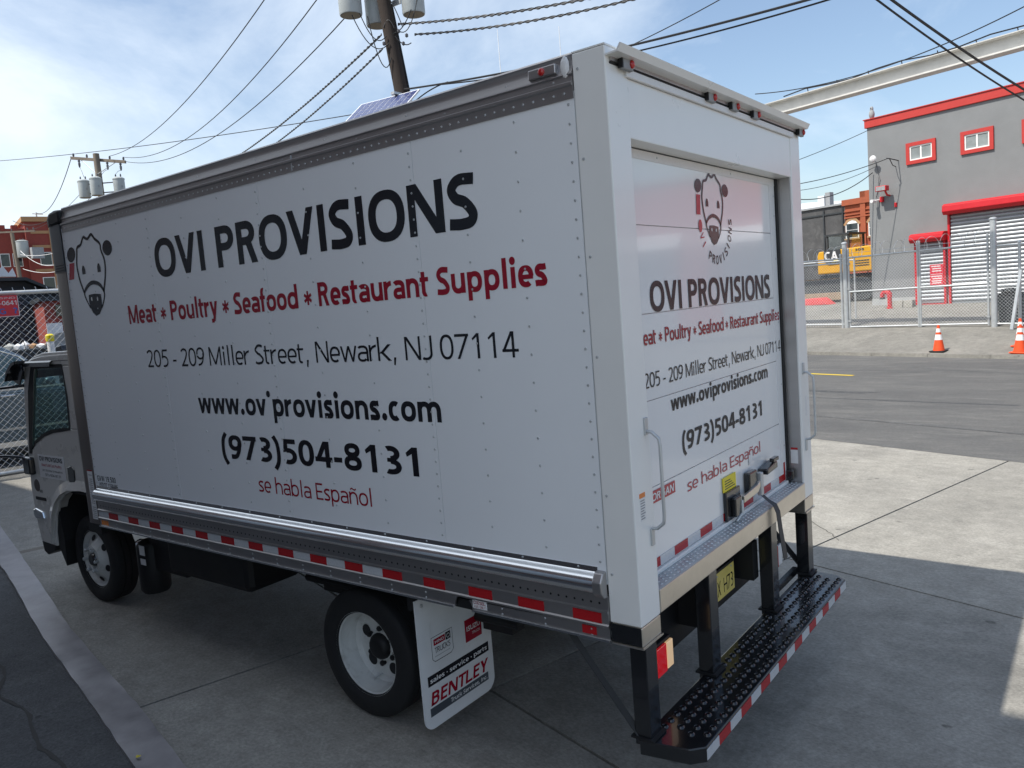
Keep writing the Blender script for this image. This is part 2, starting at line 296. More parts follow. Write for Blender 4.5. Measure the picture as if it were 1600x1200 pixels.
# ------------------------------------------------------------------ lettering: a drawn humanist sans (cap height 1)
ADV = dict(zip('ABCDEFGHIJKLMNOPQRSTUVWXYZ', [656,604,595,709,528,520,693,704,286,423,614,512,846,705,741,585,741,606,531,546,692,645,906,617,610,596]))
ADV.update(dict(zip('abcdefghijklmnopqrstuvwxyz', [528,596,457,597,528,340,596,586,275,309,569,275,876,586,577,596,596,380,434,367,585,530,771,523,516,470])))
ADV.update({c: 555 for c in '0123456789'}); ADV.update({' ': 262, '-': 330, '.': 286, ',': 286, '(': 314, ')': 314, '*': 455, '\u00f1': 586, '\u00b7': 286, '?': 454})
XH, ASC, DSC = .72, 1.06, -.30
def glyph(ch, w):
    """list of polygons (each a vertex list and face list) for one letter; w is the stem width"""
    S = []; h = w*.86
    tight = ch in 'VWAvwyxkTYXZztfr7*KLJ4'
    sb = .012 if tight else .036 if ch in 'OCGQoceSsaSdq035689' else .062
    A = ADV.get(ch, 555)/674; sb = min(sb, A*.25); X0 = sb; Wg = A-2*sb
    def poly(p): S.append(([(X0+x, y) for x, y in p], [tuple(range(len(p)))]))
    def rect(x0, x1, y0, y1): poly([(x0, y0), (x1, y0), (x1, y1), (x0, y1)])
    def diag(xa, ya, xb, yb, k=1.0):      # ends cut level; x is the left edge of the cut
        hw = w*k*math.hypot(xb-xa, yb-ya)/max(1e-6, abs(yb-ya)); poly([(xa, ya), (xa+hw, ya), (xb+hw, yb), (xb, yb)]); return hw
    def hwid(dx, dy, k=1.0): return w*k*math.hypot(dx, dy)/abs(dy)
    def ring(cx, cy, rx, ry, a0=0, a1=360, ww=None, hh=None, e=2.3, n=36):
        ww = ww or w; hh = hh or h; vs = []; N_ = max(6, int(n*abs(a1-a0)/360))
        for i in range(N_+1):
            a = R_(a0+(a1-a0)*i/N_); c, s = math.cos(a), math.sin(a); u = math.copysign(abs(c)**(2/e), c); v = math.copysign(abs(s)**(2/e), s)
            vs += [(X0+cx+rx*u, cy+ry*v), (X0+cx+(rx-ww)*u, cy+(ry-hh)*v)]
        S.append((vs, [(2*i, 2*i+1, 2*i+3, 2*i+2) for i in range(N_)]))
    def curve(pts, ww=None):
        ww = ww or w*.95; c = [tuple(p) for p in catm(pts, 8)]; vs, fs = stroke(c, ww); S.append(([(X0+x, y) for x, y in vs], fs))
    def dot(cx, cy, r): S.append(([(X0+x, y) for x, y in ell(cx, cy, r, r, n=18)], [tuple(range(18))]))
    def bowl(x0, x1, y0, y1):             # right-hand closed bowl from a stem
        m = x0+(x1-x0)*.42; rect(x0, m, y1-h, y1); rect(x0, m, y0, y0+h); ring(m, (y0+y1)/2, x1-m, (y1-y0)/2, -90, 90, e=2.15)
    def arch(x0, x1, top, y0=0):          # n-arch: shoulder from the left stem to the right stem
        cx = (x0+x1)/2; r = (x1-x0)/2; ring(cx, top-r*.95, r, r*.95, 0, 165, hh=h, e=2.2); rect(x1-w, x1, y0, top-r*.95)
    W_ = Wg; I = ch
    if I == 'O' : ring(W_/2, .5, W_/2, .515)
    elif I == '0': ring(W_/2, .5, W_/2, .51)
    elif I == 'C': ring(W_*.56, .5, W_*.56, .515, 52, 308)
    elif I == 'G': ring(W_*.56, .5, W_*.56, .515, 50, 300); rect(W_-w, W_, .06, .53); rect(W_*.58, W_-w*.5, .53-h, .53)
    elif I == 'D': rect(0, w, 0, 1); bowl(w*.5, W_, 0, 1)
    elif I == 'P': rect(0, w, 0, 1); bowl(w*.5, W_, .40, 1)
    elif I == 'R': rect(0, w, 0, 1); bowl(w*.5, W_*.93, .44, 1); diag(W_-hwid(.3, .5), 0, W_*.42, .50)
    elif I == 'B': rect(0, w, 0, 1); bowl(w*.5, W_*.93, .47, 1); bowl(w*.5, W_, 0, .47+h)
    elif I in 'SsZ' and I != 'Z':
        H = 1 if I == 'S' else XH; k = w/2
        curve([(x*(W_-2*k)+k if False else x*W_, y) for x, y in [(.93, H-.10*H-k*.15), (.72, H-k*.92), (.48, H-k*.84), (.5*k/W_+.22, H*.90-k*.35), (k/W_+.015, H*.735), (.30, H*.575), (.60, H*.475), (1-k/W_-.015, H*.27), (.80-.3*k/W_, H*.075+k*.45), (.46, k*.84), (.24, k*.92), (.03, .10*H+k*.15)]], w*.96)
    elif I == 'V' or I == 'v':
        H = 1 if I == 'V' else XH; q = hwid(W_/2, H); m = W_/2-q/2; diag(m, 0, 0, H); diag(m, 0, W_-q, H)
    elif I == 'A': q = hwid(W_/2, 1); diag(0, 0, W_/2-q/2, 1); diag(W_-q, 0, W_/2-q/2, 1); rect(W_*.22, W_*.78, .22, .22+h)
    elif I in 'Ww':
        H = 1 if I == 'W' else XH; q = hwid(W_*.24, H, .92); m1, m2 = W_*.25-q*.42, W_*.75-q*.58; c = W_/2-q/2
        diag(m1, 0, 0, H, .92); diag(m1, 0, c, H, .92); diag(m2, 0, c, H, .92); diag(m2, 0, W_-q, H, .92)
    elif I == 'N': rect(0, w*.92, 0, 1); rect(W_-w*.92, W_, 0, 1); q = hwid(W_*.6, 1); diag(W_-q*1.0, 0, 0, 1, .98)
    elif I == 'M': rect(0, w*.9, 0, 1); rect(W_-w*.9, W_, 0, 1); q = hwid(W_*.3, 1); diag(W_/2-q/2, .05, w*.05, 1, .92); diag(W_/2-q/2, .05, W_-q, 1, .92)
    elif I == 'E': rect(0, w, 0, 1); [rect(w*.5, W_*(1 if y != .44 else .92), y, y+h) for y in (0, .44, 1-h)]
    elif I == 'F': rect(0, w, 0, 1); [rect(w*.5, W_, y, y+h) for y in (.42, 1-h)]
    elif I == 'L': rect(0, w, 0, 1); rect(w*.5, W_, 0, h)
    elif I == 'H': rect(0, w, 0, 1); rect(W_-w, W_, 0, 1); rect(w*.5, W_-w*.5, .5-h/2, .5+h/2)
    elif I in 'Il': rect(0, W_ if W_ < w*1.0 else (W_+w)/2, 0, 1 if I == 'I' else ASC) if False else rect((W_-w)/2, (W_+w)/2, 0, 1 if I == 'I' else ASC)
    elif I == 'T': rect(0, W_, 1-h, 1); rect((W_-w)/2, (W_+w)/2, 0, 1-h*.5)
    elif I == 'U': rect(0, w, .38, 1); rect(W_-w, W_, .38, 1); ring(W_/2, .38, W_/2, .395, 180, 360)
    elif I == 'J': rect(W_-w, W_, .28, 1); ring(W_*.38, .28, W_*.62, .295, 235, 360)
    elif I == 'Y': q = hwid(W_/2, .6); rect((W_-w)/2, (W_+w)/2, 0, .46); diag(W_/2-q/2, .42, 0, 1); diag(W_/2-q/2, .42, W_-q, 1)
    elif I in 'Xx': H = 1 if I == 'X' else XH; q = hwid(W_*.7, H); diag(0, 0, W_-q, H); diag(W_-q, 0, 0, H)
    elif I in 'Kk':
        H = 1 if I == 'K' else XH; rect(0, w, 0, 1 if I == 'K' else ASC); q = hwid(.45, .5); diag(w*.75, H*.45, W_-q*1.0, H); diag(W_-q, 0, w*1.05, H*.56)
    elif I in 'Zz': H = 1 if I == 'Z' else XH; rect(0, W_, H-h, H); rect(0, W_, 0, h); q = hwid(W_*.7, H); diag(0, h*.5, W_-q, H-h*.5)
    elif I == 'a':
        rect(W_-w, W_, 0, XH*.62); ring(W_*.46, XH*.62, W_*.54, XH*.385, 0, 138, e=2.4); ring(W_*.45, XH*.295, W_*.45, XH*.31, 80, 330, hh=h*.92); rect(W_*.42, W_-w*.5, XH*.605-h*.92, XH*.605)
    elif I == 'e': ring(W_*.51, XH/2, W_*.51, XH/2+.012, 0, 308); rect(w*.5, W_-.01, XH*.47-h*.42, XH*.47+h*.42); 
    elif I == 'o': ring(W_/2, XH/2, W_/2, XH/2+.012)
    elif I == 'c': ring(W_*.56, XH/2, W_*.56, XH/2+.012, 55, 305)
    elif I in 'bp': (rect(0, w, 0, ASC) if I == 'b' else rect(0, w, DSC, XH)); ring(W_*.5, XH/2, W_*.5, XH/2+.012)
    elif I in 'dq': (rect(W_-w, W_, 0, ASC) if I == 'd' else rect(W_-w, W_, DSC, XH)); ring(W_*.5, XH/2, W_*.5, XH/2+.012)
    elif I == 'g': rect(W_-w, W_, -.05, XH); ring(W_*.5, XH*.53, W_*.5, XH*.48); ring(W_*.46, -.05, W_*.54, .25, 215, 360)
    elif I in 'nh\u00f1':
        rect(0, w, 0, XH if I != 'h' else ASC); arch(0, W_, XH+.012)
        if I == '\u00f1': curve([(W_*.18, .84), (W_*.34, .92), (W_*.52, .88), (W_*.70, .84), (W_*.86, .92)], h*.72)
    elif I == 'm': rect(0, w, 0, XH); m = (W_+w)/2; arch(0, m, XH+.012); arch(m-w, W_, XH+.012)
    elif I == 'u': rect(W_-w, W_, 0, XH); rect(0, w, .26, XH); r = W_/2; ring(r, r*.95-.012, r, r*.95, 180, 345)
    elif I == 'r': rect(0, w, 0, XH); ring(W_*.92, XH*.48, W_*.92, XH*.535, 92, 165, e=2.0)
    elif I == 'i' or I == 'j': rect((W_-w)/2, (W_+w)/2, 0, XH); dot(W_/2, .93, w*.60+.012)
    elif I == 't': x = W_*.16; rect(x, x+w, .18, .92); rect(0, W_*.95, XH-h*.9, XH); ring(x+W_*.42, .20, W_*.42, .212, 180, 292)
    elif I == 'f': x = W_*.18; rect(x, x+w, 0, .86); rect(0, W_*.9, XH-h*.9, XH); ring(x+W_*.46, .84, W_*.46, .23, 70, 180)
    elif I == 'y': q = hwid(W_/2, XH); m = W_/2-q/2; diag(m, 0, 0, XH); dx = (W_-q-m)/XH; diag(m-dx*.24, -.24, W_-q, XH); rect(W_*.08, m-dx*.16+w*.5, DSC, DSC+h)
    elif I == '1': rect(W_*.50-w*.15, W_*.50+w*.85, 0, 1); poly([(W_*.12, .80), (W_*.50-w*.1, 1), (W_*.50-w*.1, 1-h*1.2), (W_*.17, .80-h*.75)])
    elif I == '2': curve([(W_*.08, .85-w*.1), (W_*.28, .97-w*.35), (W_*.52, 1-h*.42), (W_*.80, .90-w*.1), (W_*.86, .70), (W_*.66, .44), (W_*.18, w*.55)], w*.92); rect(W_*.04, W_*.96, 0, h)
    elif I == '3': ring(W_*.42, .735, W_*.50, .275, -90, 118, e=2.1); ring(W_*.42, .27, W_*.56, .282, -118, 90, e=2.1); rect(W_*.24, W_*.45, .50-h*.36, .50+h*.4)
    elif I == '4': rect(W_*.60, W_*.60+w*.95, 0, 1); rect(0, W_, .22, .22+h); q = hwid(W_*.6, .7); diag(.0, .26, W_*.60+w*.3-q*.5, 1, .9)
    elif I == '5': rect(W_*.16, W_*.92, 1-h, 1); poly([(W_*.16, 1), (W_*.16+w*.86, 1), (W_*.12+w*.86, .50), (W_*.08, .46)]); ring(W_*.40, .315, W_*.57, .33, -112, 108, e=2.1)
    elif I == '6' or I == '9':
        n0 = len(S); ring(W_*.5, .32, W_*.5, .335); curve([(W_*.10+w*.32, .32), (W_*.09+w*.36, .52), (W_*.24+w*.3, .76), (W_*.52, .90), (W_*.86, 1-h*.5)], w*.9)
        if I == '9': S[n0:] = [([(2*X0+W_-x, 1-y) for x, y in vs], fs) for vs, fs in S[n0:]]
    elif I == '7': rect(W_*.04, W_*.98, 1-h, 1); q = hwid(W_*.45, 1); diag(W_*.16, 0, W_*.98-q, 1-h*.4, .98)
    elif I == '8': ring(W_*.5, .745, W_*.44, .265, ww=w*.9); ring(W_*.5, .27, W_*.5, .282, ww=w*.95)
    elif I == '-': rect(0, W_, .34-h/2, .34+h/2)
    elif I in '.\u00b7': dot(W_/2, w*.62 if I == '.' else .40, w*.62+.008)
    elif I == ',': poly([(W_/2-w*.35, w*1.15), (W_/2+w*.7, w*1.15), (W_/2+w*.1, -.20), (W_/2-w*.6, -.18)])
    elif I == '(' or I == ')':
        c = [(W_*.92, 1.08), (W_*.42, .80), (W_*.28, .40), (W_*.42, .02), (W_*.92, -.26)]; c = c if I == '(' else [(W_-x, y) for x, y in c]; curve(c, w*.86)
    elif I == '*':
        for a in (90, 30, 150):
            dx, dy = math.cos(R_(a)), math.sin(R_(a)); k = w*.30; r = .30; cx, cy = W_/2, .40
            poly([(cx-dx*r-dy*k, cy-dy*r+dx*k), (cx-dx*r+dy*k, cy-dy*r-dx*k), (cx+dx*r+dy*k, cy+dy*r-dx*k), (cx+dx*r-dy*k, cy+dy*r+dx*k)])
    elif I == '?': curve([(W_*.1, .85), (W_*.4, .96), (W_*.8, .85), (W_*.75, .62), (W_*.5, .45), (W_*.48, .28)]); dot(W_*.48, w*.6, w*.62)
    return A, S
def text_shapes(s, w, drop=None):
    x = 0; out = []; wd = 0
    for i, ch in enumerate(s):
        if ch == ' ': x += ADV[' ']/674; wd += 1; continue
        A, S = glyph(ch, w)
        if drop == i: S = S[1:]
        out += [([(x+px_, py) for px_, py in vs], fs, wd) for vs, fs in S]; x += A
    return out
def lettering(parent, s, P, u0, u1, v0, cap, mt, bold=0.0, ref='H', name='lettering', label=None, drop=None, shear=0.0):
    """bold > 0.015 draws the heavy cut; ref names the letter whose height is cap"""
    w = .218 if bold >= .022 else .19 if bold > .012 else .135 if bold >= 0 else .128
    if cap < .05: w *= .95
    sh = text_shapes(s, w, drop); a = min(p[0] for e in sh for p in e[0]); b = max(p[0] for e in sh for p in e[0])
    q = cap/(XH if ref == 'x' else ASC if ref == 'l' else 1.0); k = (u1-u0)/(b-a)
    off = Vector(ORG.get(root_of(parent).name, (0, 0, 0))); o = None
    nrm = (Vector(P(1, 0))-Vector(P(0, 0))).cross(Vector(P(0, 1))-Vector(P(0, 0))).normalized()
    for wd in sorted({e[2] for e in sh}):          # one object for each word
        V = []; Fc = []
        for i, (vs, fs, wq) in enumerate(sh):
            if wq != wd: continue
            n0 = len(V); lift = nrm*(.00004*(i % 5))
            V += [tuple(Vector(P(u0+(x-a)*k+shear*y*q, v0+y*q))+lift-off) for x, y in vs]; Fc += [tuple(t+n0 for t in f) for f in fs]
        me = bpy.data.meshes.new(name); me.from_pydata(V, [], Fc); me.update()
        o = bpy.data.objects.new(name, me); COL.objects.link(o); o.parent = parent; me.materials.append(M[mt])
        if label: o['label'] = label
    return o
# ------------------------------------------------------------------ ground
def sheet(name, s0, s1, t0, t1, ds, dt, mt, dz=0.0, parent=None, ss=None, kind='structure'):
    ss = ss or [s0 + (s1-s0)*i/max(1, round((s1-s0)/ds)) for i in range(max(1, round((s1-s0)/ds))+1)]
    nt = max(1, round((t1-t0)/dt)); ts = [t0 + (t1-t0)*i/nt for i in range(nt+1)]
    mb = MB(); mb.add([W(s, t, gst(s, t)+dz) for s in ss for t in ts], [(i*(nt+1)+j, (i+1)*(nt+1)+j, (i+1)*(nt+1)+j+1, i*(nt+1)+j+1) for i in range(len(ss)-1) for j in range(nt)])
    o = mb.build(name, mt, parent, smooth=True)
    if kind and not parent: o['kind'] = kind
    return o
SS = [-400, -120, -40, -20, -10, -6, -2, 0, 2, 4, 6, 8.4, 11, 15, 18.69, 18.73, 19, 22, 26, 30, 40, 60, 120, 400]
sheet('ground', 0, 0, -400, 600, 1, 12.5, 'soil', -0.10, ss=SS)
road = sheet('road', 8.4, 18.70, -90, 160, 1, 2.5, 'asphalt', 0.0, ss=[8.4, 9.5, 11, 13, 15, 17, 18.70])
lot = sheet('far_lot', 0, 0, -60, 90, 1, 2.5, 'asphalt_pale', 0.0, ss=[18.74, 19, 20, 21, 22, 23, 24, 25, 26, 30, 40, 60])
kb = MB()
for t in [x*1.5 for x in range(-30, 50)]:
    kb.add([W(18.60, t, gst(18.6, t)-.05), W(18.76, t, gst(18.6, t)-.05), W(18.76, t, gst(18.76, t)+.006), W(18.63, t, gst(18.76, t)+.006),
            W(18.60, t+1.49, gst(18.6, t+1.49)-.05), W(18.76, t+1.49, gst(18.6, t+1.49)-.05), W(18.76, t+1.49, gst(18.76, t+1.49)+.006), W(18.63, t+1.49, gst(18.76, t+1.49)+.006)],
           [(0,1,2,3), (4,7,6,5), (0,4,5,1), (1,5,6,2), (2,6,7,3), (3,7,4,0)])
k = kb.build('kerb', 'asphalt_pale'); k['kind'] = 'structure'
ym = sheet('road_marking', 14.93, 15.07, 7.5, 60, 1, 2.5, 'road_yellow', 0.005)
rt = sheet('road_seam', 10.06, 10.14, -30, 60, 1, 2.5, 'asphalt_dark', 0.004)
# concrete driveway: slabs laid in the street's grid with open joints
yard = sheet('yard_paving', -9, 8, 12.95, 30, 1, 1.2, 'asphalt_dark', 0.006)
drive = sheet('driveway', -6, 8.4, -14, 30, 2, 2, 'joint', -0.035, ss=[-6, -3, 0, 2, 4, 6, 8.38])
sj = [-6.0, -3.1, 0.35, 3.64, 8.4]
tjs = {0: [-14, -9, -4.4, -0.6, 3.2, 7.9, 12.4, 20, 30], 1: [-14, -9, -4.4, -0.6, 3.2, 8.05, 12.4, 20, 30], 2: [-14, -9, -4.4, -1.2, 1.75, 5.6, 9.3, 13, 20, 30], 3: [-14, -9, -4.4, 1.75, 7.2, 13, 20, 30]}
for i in range(4):
    tj = tjs[i]
    for j in range(len(tj)-1):
        a, b, c, d = sj[i]+.010, sj[i+1]-.010, tj[j]+.010, tj[j+1]-.010
        mb = MB(); n1 = max(2, int((b-a)/1.0)); n2 = max(2, int((d-c)/1.0))
        P = [[W(a+(b-a)*p/n1, c+(d-c)*q/n2, 0) for q in range(n2+1)] for p in range(n1+1)]
        top = [[Vector((v.x, v.y, gxy(v.x, v.y)+0.0)) for v in r] for r in P]
        vs = [v for r in top for v in r]; K = n2+1
        fs = [(p*K+q, (p+1)*K+q, (p+1)*K+q+1, p*K+q+1) for p in range(n1) for q in range(n2)]
        mb.add(vs, fs)
        ring = [p*K for p in range(n1+1)] + [n1*K+q for q in range(1, K)] + [p*K+n2 for p in range(n1-1, -1, -1)] + [q for q in range(n2-1, 0, -1)]
        lo = [Vector((vs[r].x, vs[r].y, vs[r].z-.05)) for r in ring]; o0 = len(mb.v); L = len(ring)
        mb.v += [tuple(v) for v in lo]; mb.f += [(ring[e], ring[(e+1) % L], o0+(e+1) % L, o0+e) for e in range(L)]
        mb.build('slab', 'concrete', drive)
# dark asphalt strip and the steel plate at its edge
def xyg(x, y, dz): return Vector((x, y, gxy(x, y)+dz))
edgeL = [(-1.75, -1.0), (-1.28, 1.0), (-0.906, 2.815), (-0.753, 3.525), (-0.553, 4.474), (-0.339, 5.449), (-0.004, 6.823), (0.24, 7.886), (0.52, 9.2), (0.86, 10.6)]
edgeR = [(-1.62, -1.4), (-1.12, 0.8), (-0.746, 2.562), (-0.559, 3.383), (-0.435, 4.018), (-0.172, 5.263), (-0.037, 5.845), (0.30, 7.20), (0.60, 8.42), (0.95, 10.0)]
mb = MB()
asp_pts = [(p[0]-7.5, p[1]) for p in edgeL]
vs = []; 
for (x, y) in edgeL:
    for k_ in range(7): vs.append(xyg(x+0.03-1.1*k_, y, 0.006))
mb.add(vs, [(i*7+j, i*7+j+1, (i+1)*7+j+1, (i+1)*7+j) for i in range(len(edgeL)-1) for j in range(6)])
o = mb.build('side_asphalt', 'asphalt_dark', smooth=True); o['kind'] = 'structure'
eL, eR = catm(edgeL, 6), catm(edgeR, 6); mb = MB(); n = len(eL); K = 6; vs = []
for i in range(n):
    for j in range(K):
        p = eL[i].lerp(eR[i], j/(K-1)); wob = 0.004*math.sin(i*1.3+j*1.9)+0.004*math.sin(i*.55)
        if j in (0, K-1): p = p + Vector((0.0025*math.sin(i*2.1+j)+.003*math.sin(i*.37), 0))
        vs.append(xyg(p.x, p.y, 0.030 + wob*.6))
mb.add(vs, [(i*K+j, (i+1)*K+j, (i+1)*K+j+1, i*K+j+1) for i in range(n-1) for j in range(K-1)])
lo = [(v[0], v[1], v[2]-.028) for v in mb.v]; o0 = len(mb.v); mb.v += lo
for i in range(n-1):
    mb.f += [(i*K, o0+i*K, o0+(i+1)*K, (i+1)*K), (i*K+K-1, (i+1)*K+K-1, o0+(i+1)*K+K-1, o0+i*K+K-1)]
tag(mb.build('steel_plate', 'steel_plate', smooth=True), 'long worn steel plate lying along the edge of the dark asphalt', 'steel plate')
def ground_mark(pts, w, dz, mt, nm, kind='structure'):
    c = [tuple(p) for p in catm(pts, 5)]; rr = random.Random(int(pts[0][0]*100)); c = [(x+rr.uniform(-.012, .012), y+rr.uniform(-.012, .012)) for x, y in c]
    vs, fs = stroke(c, [w*(.5+rr.random()) for _ in c]); mb = MB(); mb.add([xyg(p[0], p[1], dz) for p in vs], fs); o = mb.build(nm, mt); o['kind'] = kind
ground_mark([(-.55, 6.3), (-.75, 5.4), (-.80, 4.9), (-.98, 4.5), (-.96, 4.1), (-1.10, 3.6), (-1.12, 3.2), (-1.25, 2.85), (-1.3, 2.5)], .022, .0105, 'joint', 'asphalt_crack')
ground_mark([(-.42, 6.1), (-.9, 6.05), (-1.6, 6.2)], .012, .0105, 'joint', 'asphalt_crack')
ground_mark([(5.6, 1.1), (5.2, .9), (4.85, .6), (4.65, .45)], .006, .003, 'joint', 'hairline_crack')
for (x, y, c) in ((-0.865, 2.83, 'leaf_yellow'),):
    mb = MB(); z = gxy(x, y)+.042
    mb.add([(x-.014, y, z), (x+.003, y-.012, z+.003), (x+.018, y+.003, z), (x+.003, y+.012, z+.004), (x+.006, y+.026, z+.002), (x-.008, y+.018, z)], [(0,1,2,3), (3,4,5,0)])
    tag(mb.build('fallen_leaf', c), 'small yellow scrap of leaf lying on the steel plate', 'leaf')

# ------------------------------------------------------------------ TRUCK
T = thing('box_truck', 'white box truck with OVI PROVISIONS lettering parked on the concrete driveway', 'truck', (1.22, 3.0, 0))
Wd = 2.44; L_ = 4.87
seams = [4.865, 3.585, 2.34, 1.095, 0.157]
for i in range(4):
    a, b = seams[i+1], seams[i]
    mb = MB().box(0.0, 0.03, a+.0015, b-.0015, 1.20, 3.30); mb.build('side_panel', 'panel_white', T)
    MB().box(0.0025, 0.02, a-.003, a+.003, 1.20, 3.30).build('panel_joint', 'galv', T)
for i in range(4):
    MB().box(Wd-.03, Wd, seams[i+1]+.0015, seams[i]-.0015, 1.0, 3.40).build('side_panel', 'panel_white', T)
MB().box(.08, Wd-.08, 5.08, 5.12, .95, 3.40).build('front_wall', 'panel_white', T)
MB().prism([(.02, 3.43), (1.22, 3.455), (2.42, 3.43), (2.42, 3.40), (.02, 3.40)], 'y', .155, 5.10).build('roof_skin', 'roof_white', T)
MB().box(.06, 2.38, .16, 4.88, .96, 1.10).build('cargo_floor', 'black_frame', T)
# top rail
tr = [(.03, 3.27), (-.004, 3.27), (-.005, 3.318), (-.014, 3.324), (-.014, 3.334), (-.003, 3.340), (.000, 3.362), (-.006, 3.368), (-.004, 3.376), (.010, 3.405), (.014, 3.43), (.008, 3.447), (.012, 3.455), (.10, 3.462), (.10, 3.40), (.03, 3.39)]
MB().prism(tr, 'y', .157, 4.84).build('top_rail', 'aluminium', T, smooth=True)
MB().prism([(Wd-x, z) for x, z in tr], 'y', .157, 4.84).build('top_rail', 'aluminium', T, smooth=True)
MB().box(-.0065, .0, 2.0, 2.006, 3.275, 3.36).build('rail_splice', 'galv', T)
# front corner: radius post, black cap, grey guard
def corner_post(x_in, sgn, r, z0, z1, y0=4.865):
    pts = [(x_in, y0)]; c = (x_in+sgn*r, y0+.15)
    pts += [(c[0]-sgn*r*math.cos(a), c[1]+r*math.sin(a)) for a in [R_(q*15) for q in range(7)]]
    pts += [(c[0], y0)]
    return MB().prism(pts, 'z', z0, z1)
for x_in, sg in ((-.006, 1), (Wd+.006, -1)):
    corner_post(x_in, sg, .12, .95, 3.30).build('corner_post', mat('corner_alloy', (.20, .175, .165), .36, .75, var=.1, vscale=3, stretch=(1, 1, .1)), T, smooth=True)
    corner_post(x_in-sg*.006, sg, .128, 2.97, 3.335).build('corner_guard', 'black_frame' if sg < 0 else mat('guard_grey', (0.075, 0.08, 0.09), 0.5), T, smooth=True)
    mb = MB(); cx = x_in+sg*.125
    prof = [(.138, 3.335), (.14, 3.39), (.126, 3.43), (.09, 3.458), (.0, 3.465)]
    mb.lathe(prof, (cx, 5.01, 0), 'z', 24); mb.box(min(cx-sg*.138, cx), max(cx-sg*.138, cx), 4.84, 5.01, 3.335, 3.44); mb.build('corner_cap', 'black_frame', T, smooth=True, bevel=.02)
    mb = MB()
    for zz in (2.98, 3.00, 3.02): mb.box(x_in-sg*.008, x_in, 4.87, 5.01, zz, zz+.006)
    mb.build('guard_rib', 'black_frame', T)
MB().box(.0, .12, 4.87, 5.08, .87, .95).build('corner_foot', 'black_frame', T)
# labels on the front corner post
MB().box(-.0085, -.0062, 4.885, 4.965, .99, 1.385).build('warning_label', 'label_white', T)
mb = MB()
for i in range(22):
    if i % 7 != 6: mb.box(-.0092, -.0086, 4.893, 4.955-.018*random.random(), 1.005+i*.0165, 1.005+i*.0165+.006)
mb.build('label_print', 'stone_grey', T)
MB().box(-.0092, -.0064, 4.885, 4.965, 1.387, 1.395).build('label_band', 'tape_red', T)
# rub rail and lower side rail
def arc(cx, cz, r, a0, a1, n): return [(cx - r*math.cos(R_(a0+(a1-a0)*i/n)), cz + r*math.sin(R_(a0+(a1-a0)*i/n))) for i in range(n+1)]
rub = [(.02, 1.275), (-.004, 1.275), (-.005, 1.252)] + arc(-.004, 1.200, .047, 82, -75, 14) + [(-.006, 1.148), (.02, 1.148)]
MB().prism(rub, 'y', .20, 4.84).build('rub_rail', 'chrome', T, smooth=True)
mb = MB(); mb.prism([(.0, 1.262), (-.03, 1.258), (-.056, 1.22), (-.052, 1.17), (-.03, 1.145), (0, 1.14)], 'y', .157, .205); mb.build('rub_rail_end', 'aluminium', T, bevel=.006)
rail = [(.02, 1.148), (-.006, 1.148), (-.007, 1.085), (-.016, 1.080), (-.016, 1.072), (-.009, 1.068), (-.009, 1.020), (-.016, 1.014), (-.016, 1.006), (-.008, 1.0), (.02, 1.0)]
MB().prism(rail, 'y', .157, 4.86).build('lower_rail', 'aluminium', T, smooth=True)
# skirt with the filler notch
ny, nr = 1.01, .058
sk = [(.157, 1.0), (.157, .945), (ny-nr, .945)] + [(ny-nr*math.cos(R_(a)), .945+nr*1.15*math.sin(R_(a))) for a in range(15, 180, 15)] + [(ny+nr, .945), (4.86, .945), (4.86, 1.0)]
mb = MB(); mb.prism(sk, 'x', -.006, .004); mb.build('side_skirt', 'aluminium', T)
for a, b in ((.157, ny-nr-.004), (ny+nr+.004, 4.86)): MB().prism([(-.018, .940), (.03, .940), (.03, .9455), (-.014, .9455), (-.018, .950)], 'y', a, b).build('skirt_lip', 'chrome', T)
MB().box(Wd-.01, Wd+.006, .157, 4.86, .945, 1.27).build('side_skirt', 'aluminium', T)
MB().box(.02, .06, ny-.09, ny+.09, .93, 1.03).build('filler_recess', 'black_frame', T)
# conspicuity tape
y = 4.687
red_me = MB().box(-.0012, .0008, -.075, .075, -.024, .024).mesh('tape'); red_me.materials.append(M['tape_red'])
wh_me = MB().box(-.001, .0008, -.0795, .0795, -.0235, .0235).mesh('tape'); wh_me.materials.append(M['tape_white'])
MB().box(-.0102, -.0085, 4.69, 4.85, 1.0205, 1.0675).build('reflective_strip', 'tape_white', T)
for i in range(15):
    inst('reflective_strip', red_me, T, (-.0098, y-.075, 1.044)); 
    if i < 10: inst('reflective_strip', wh_me, T, (-.0098, y-.2305, 1.044))
    y -= .3103
inst('reflective_strip', red_me, T, (-.0075, .262, .978), scale=(1, .5, .8))
MB().box(-.0085, -.005, 4.72, 4.83, .955, .995).build('side_marker', 'lens_amber', T, bevel=.004)
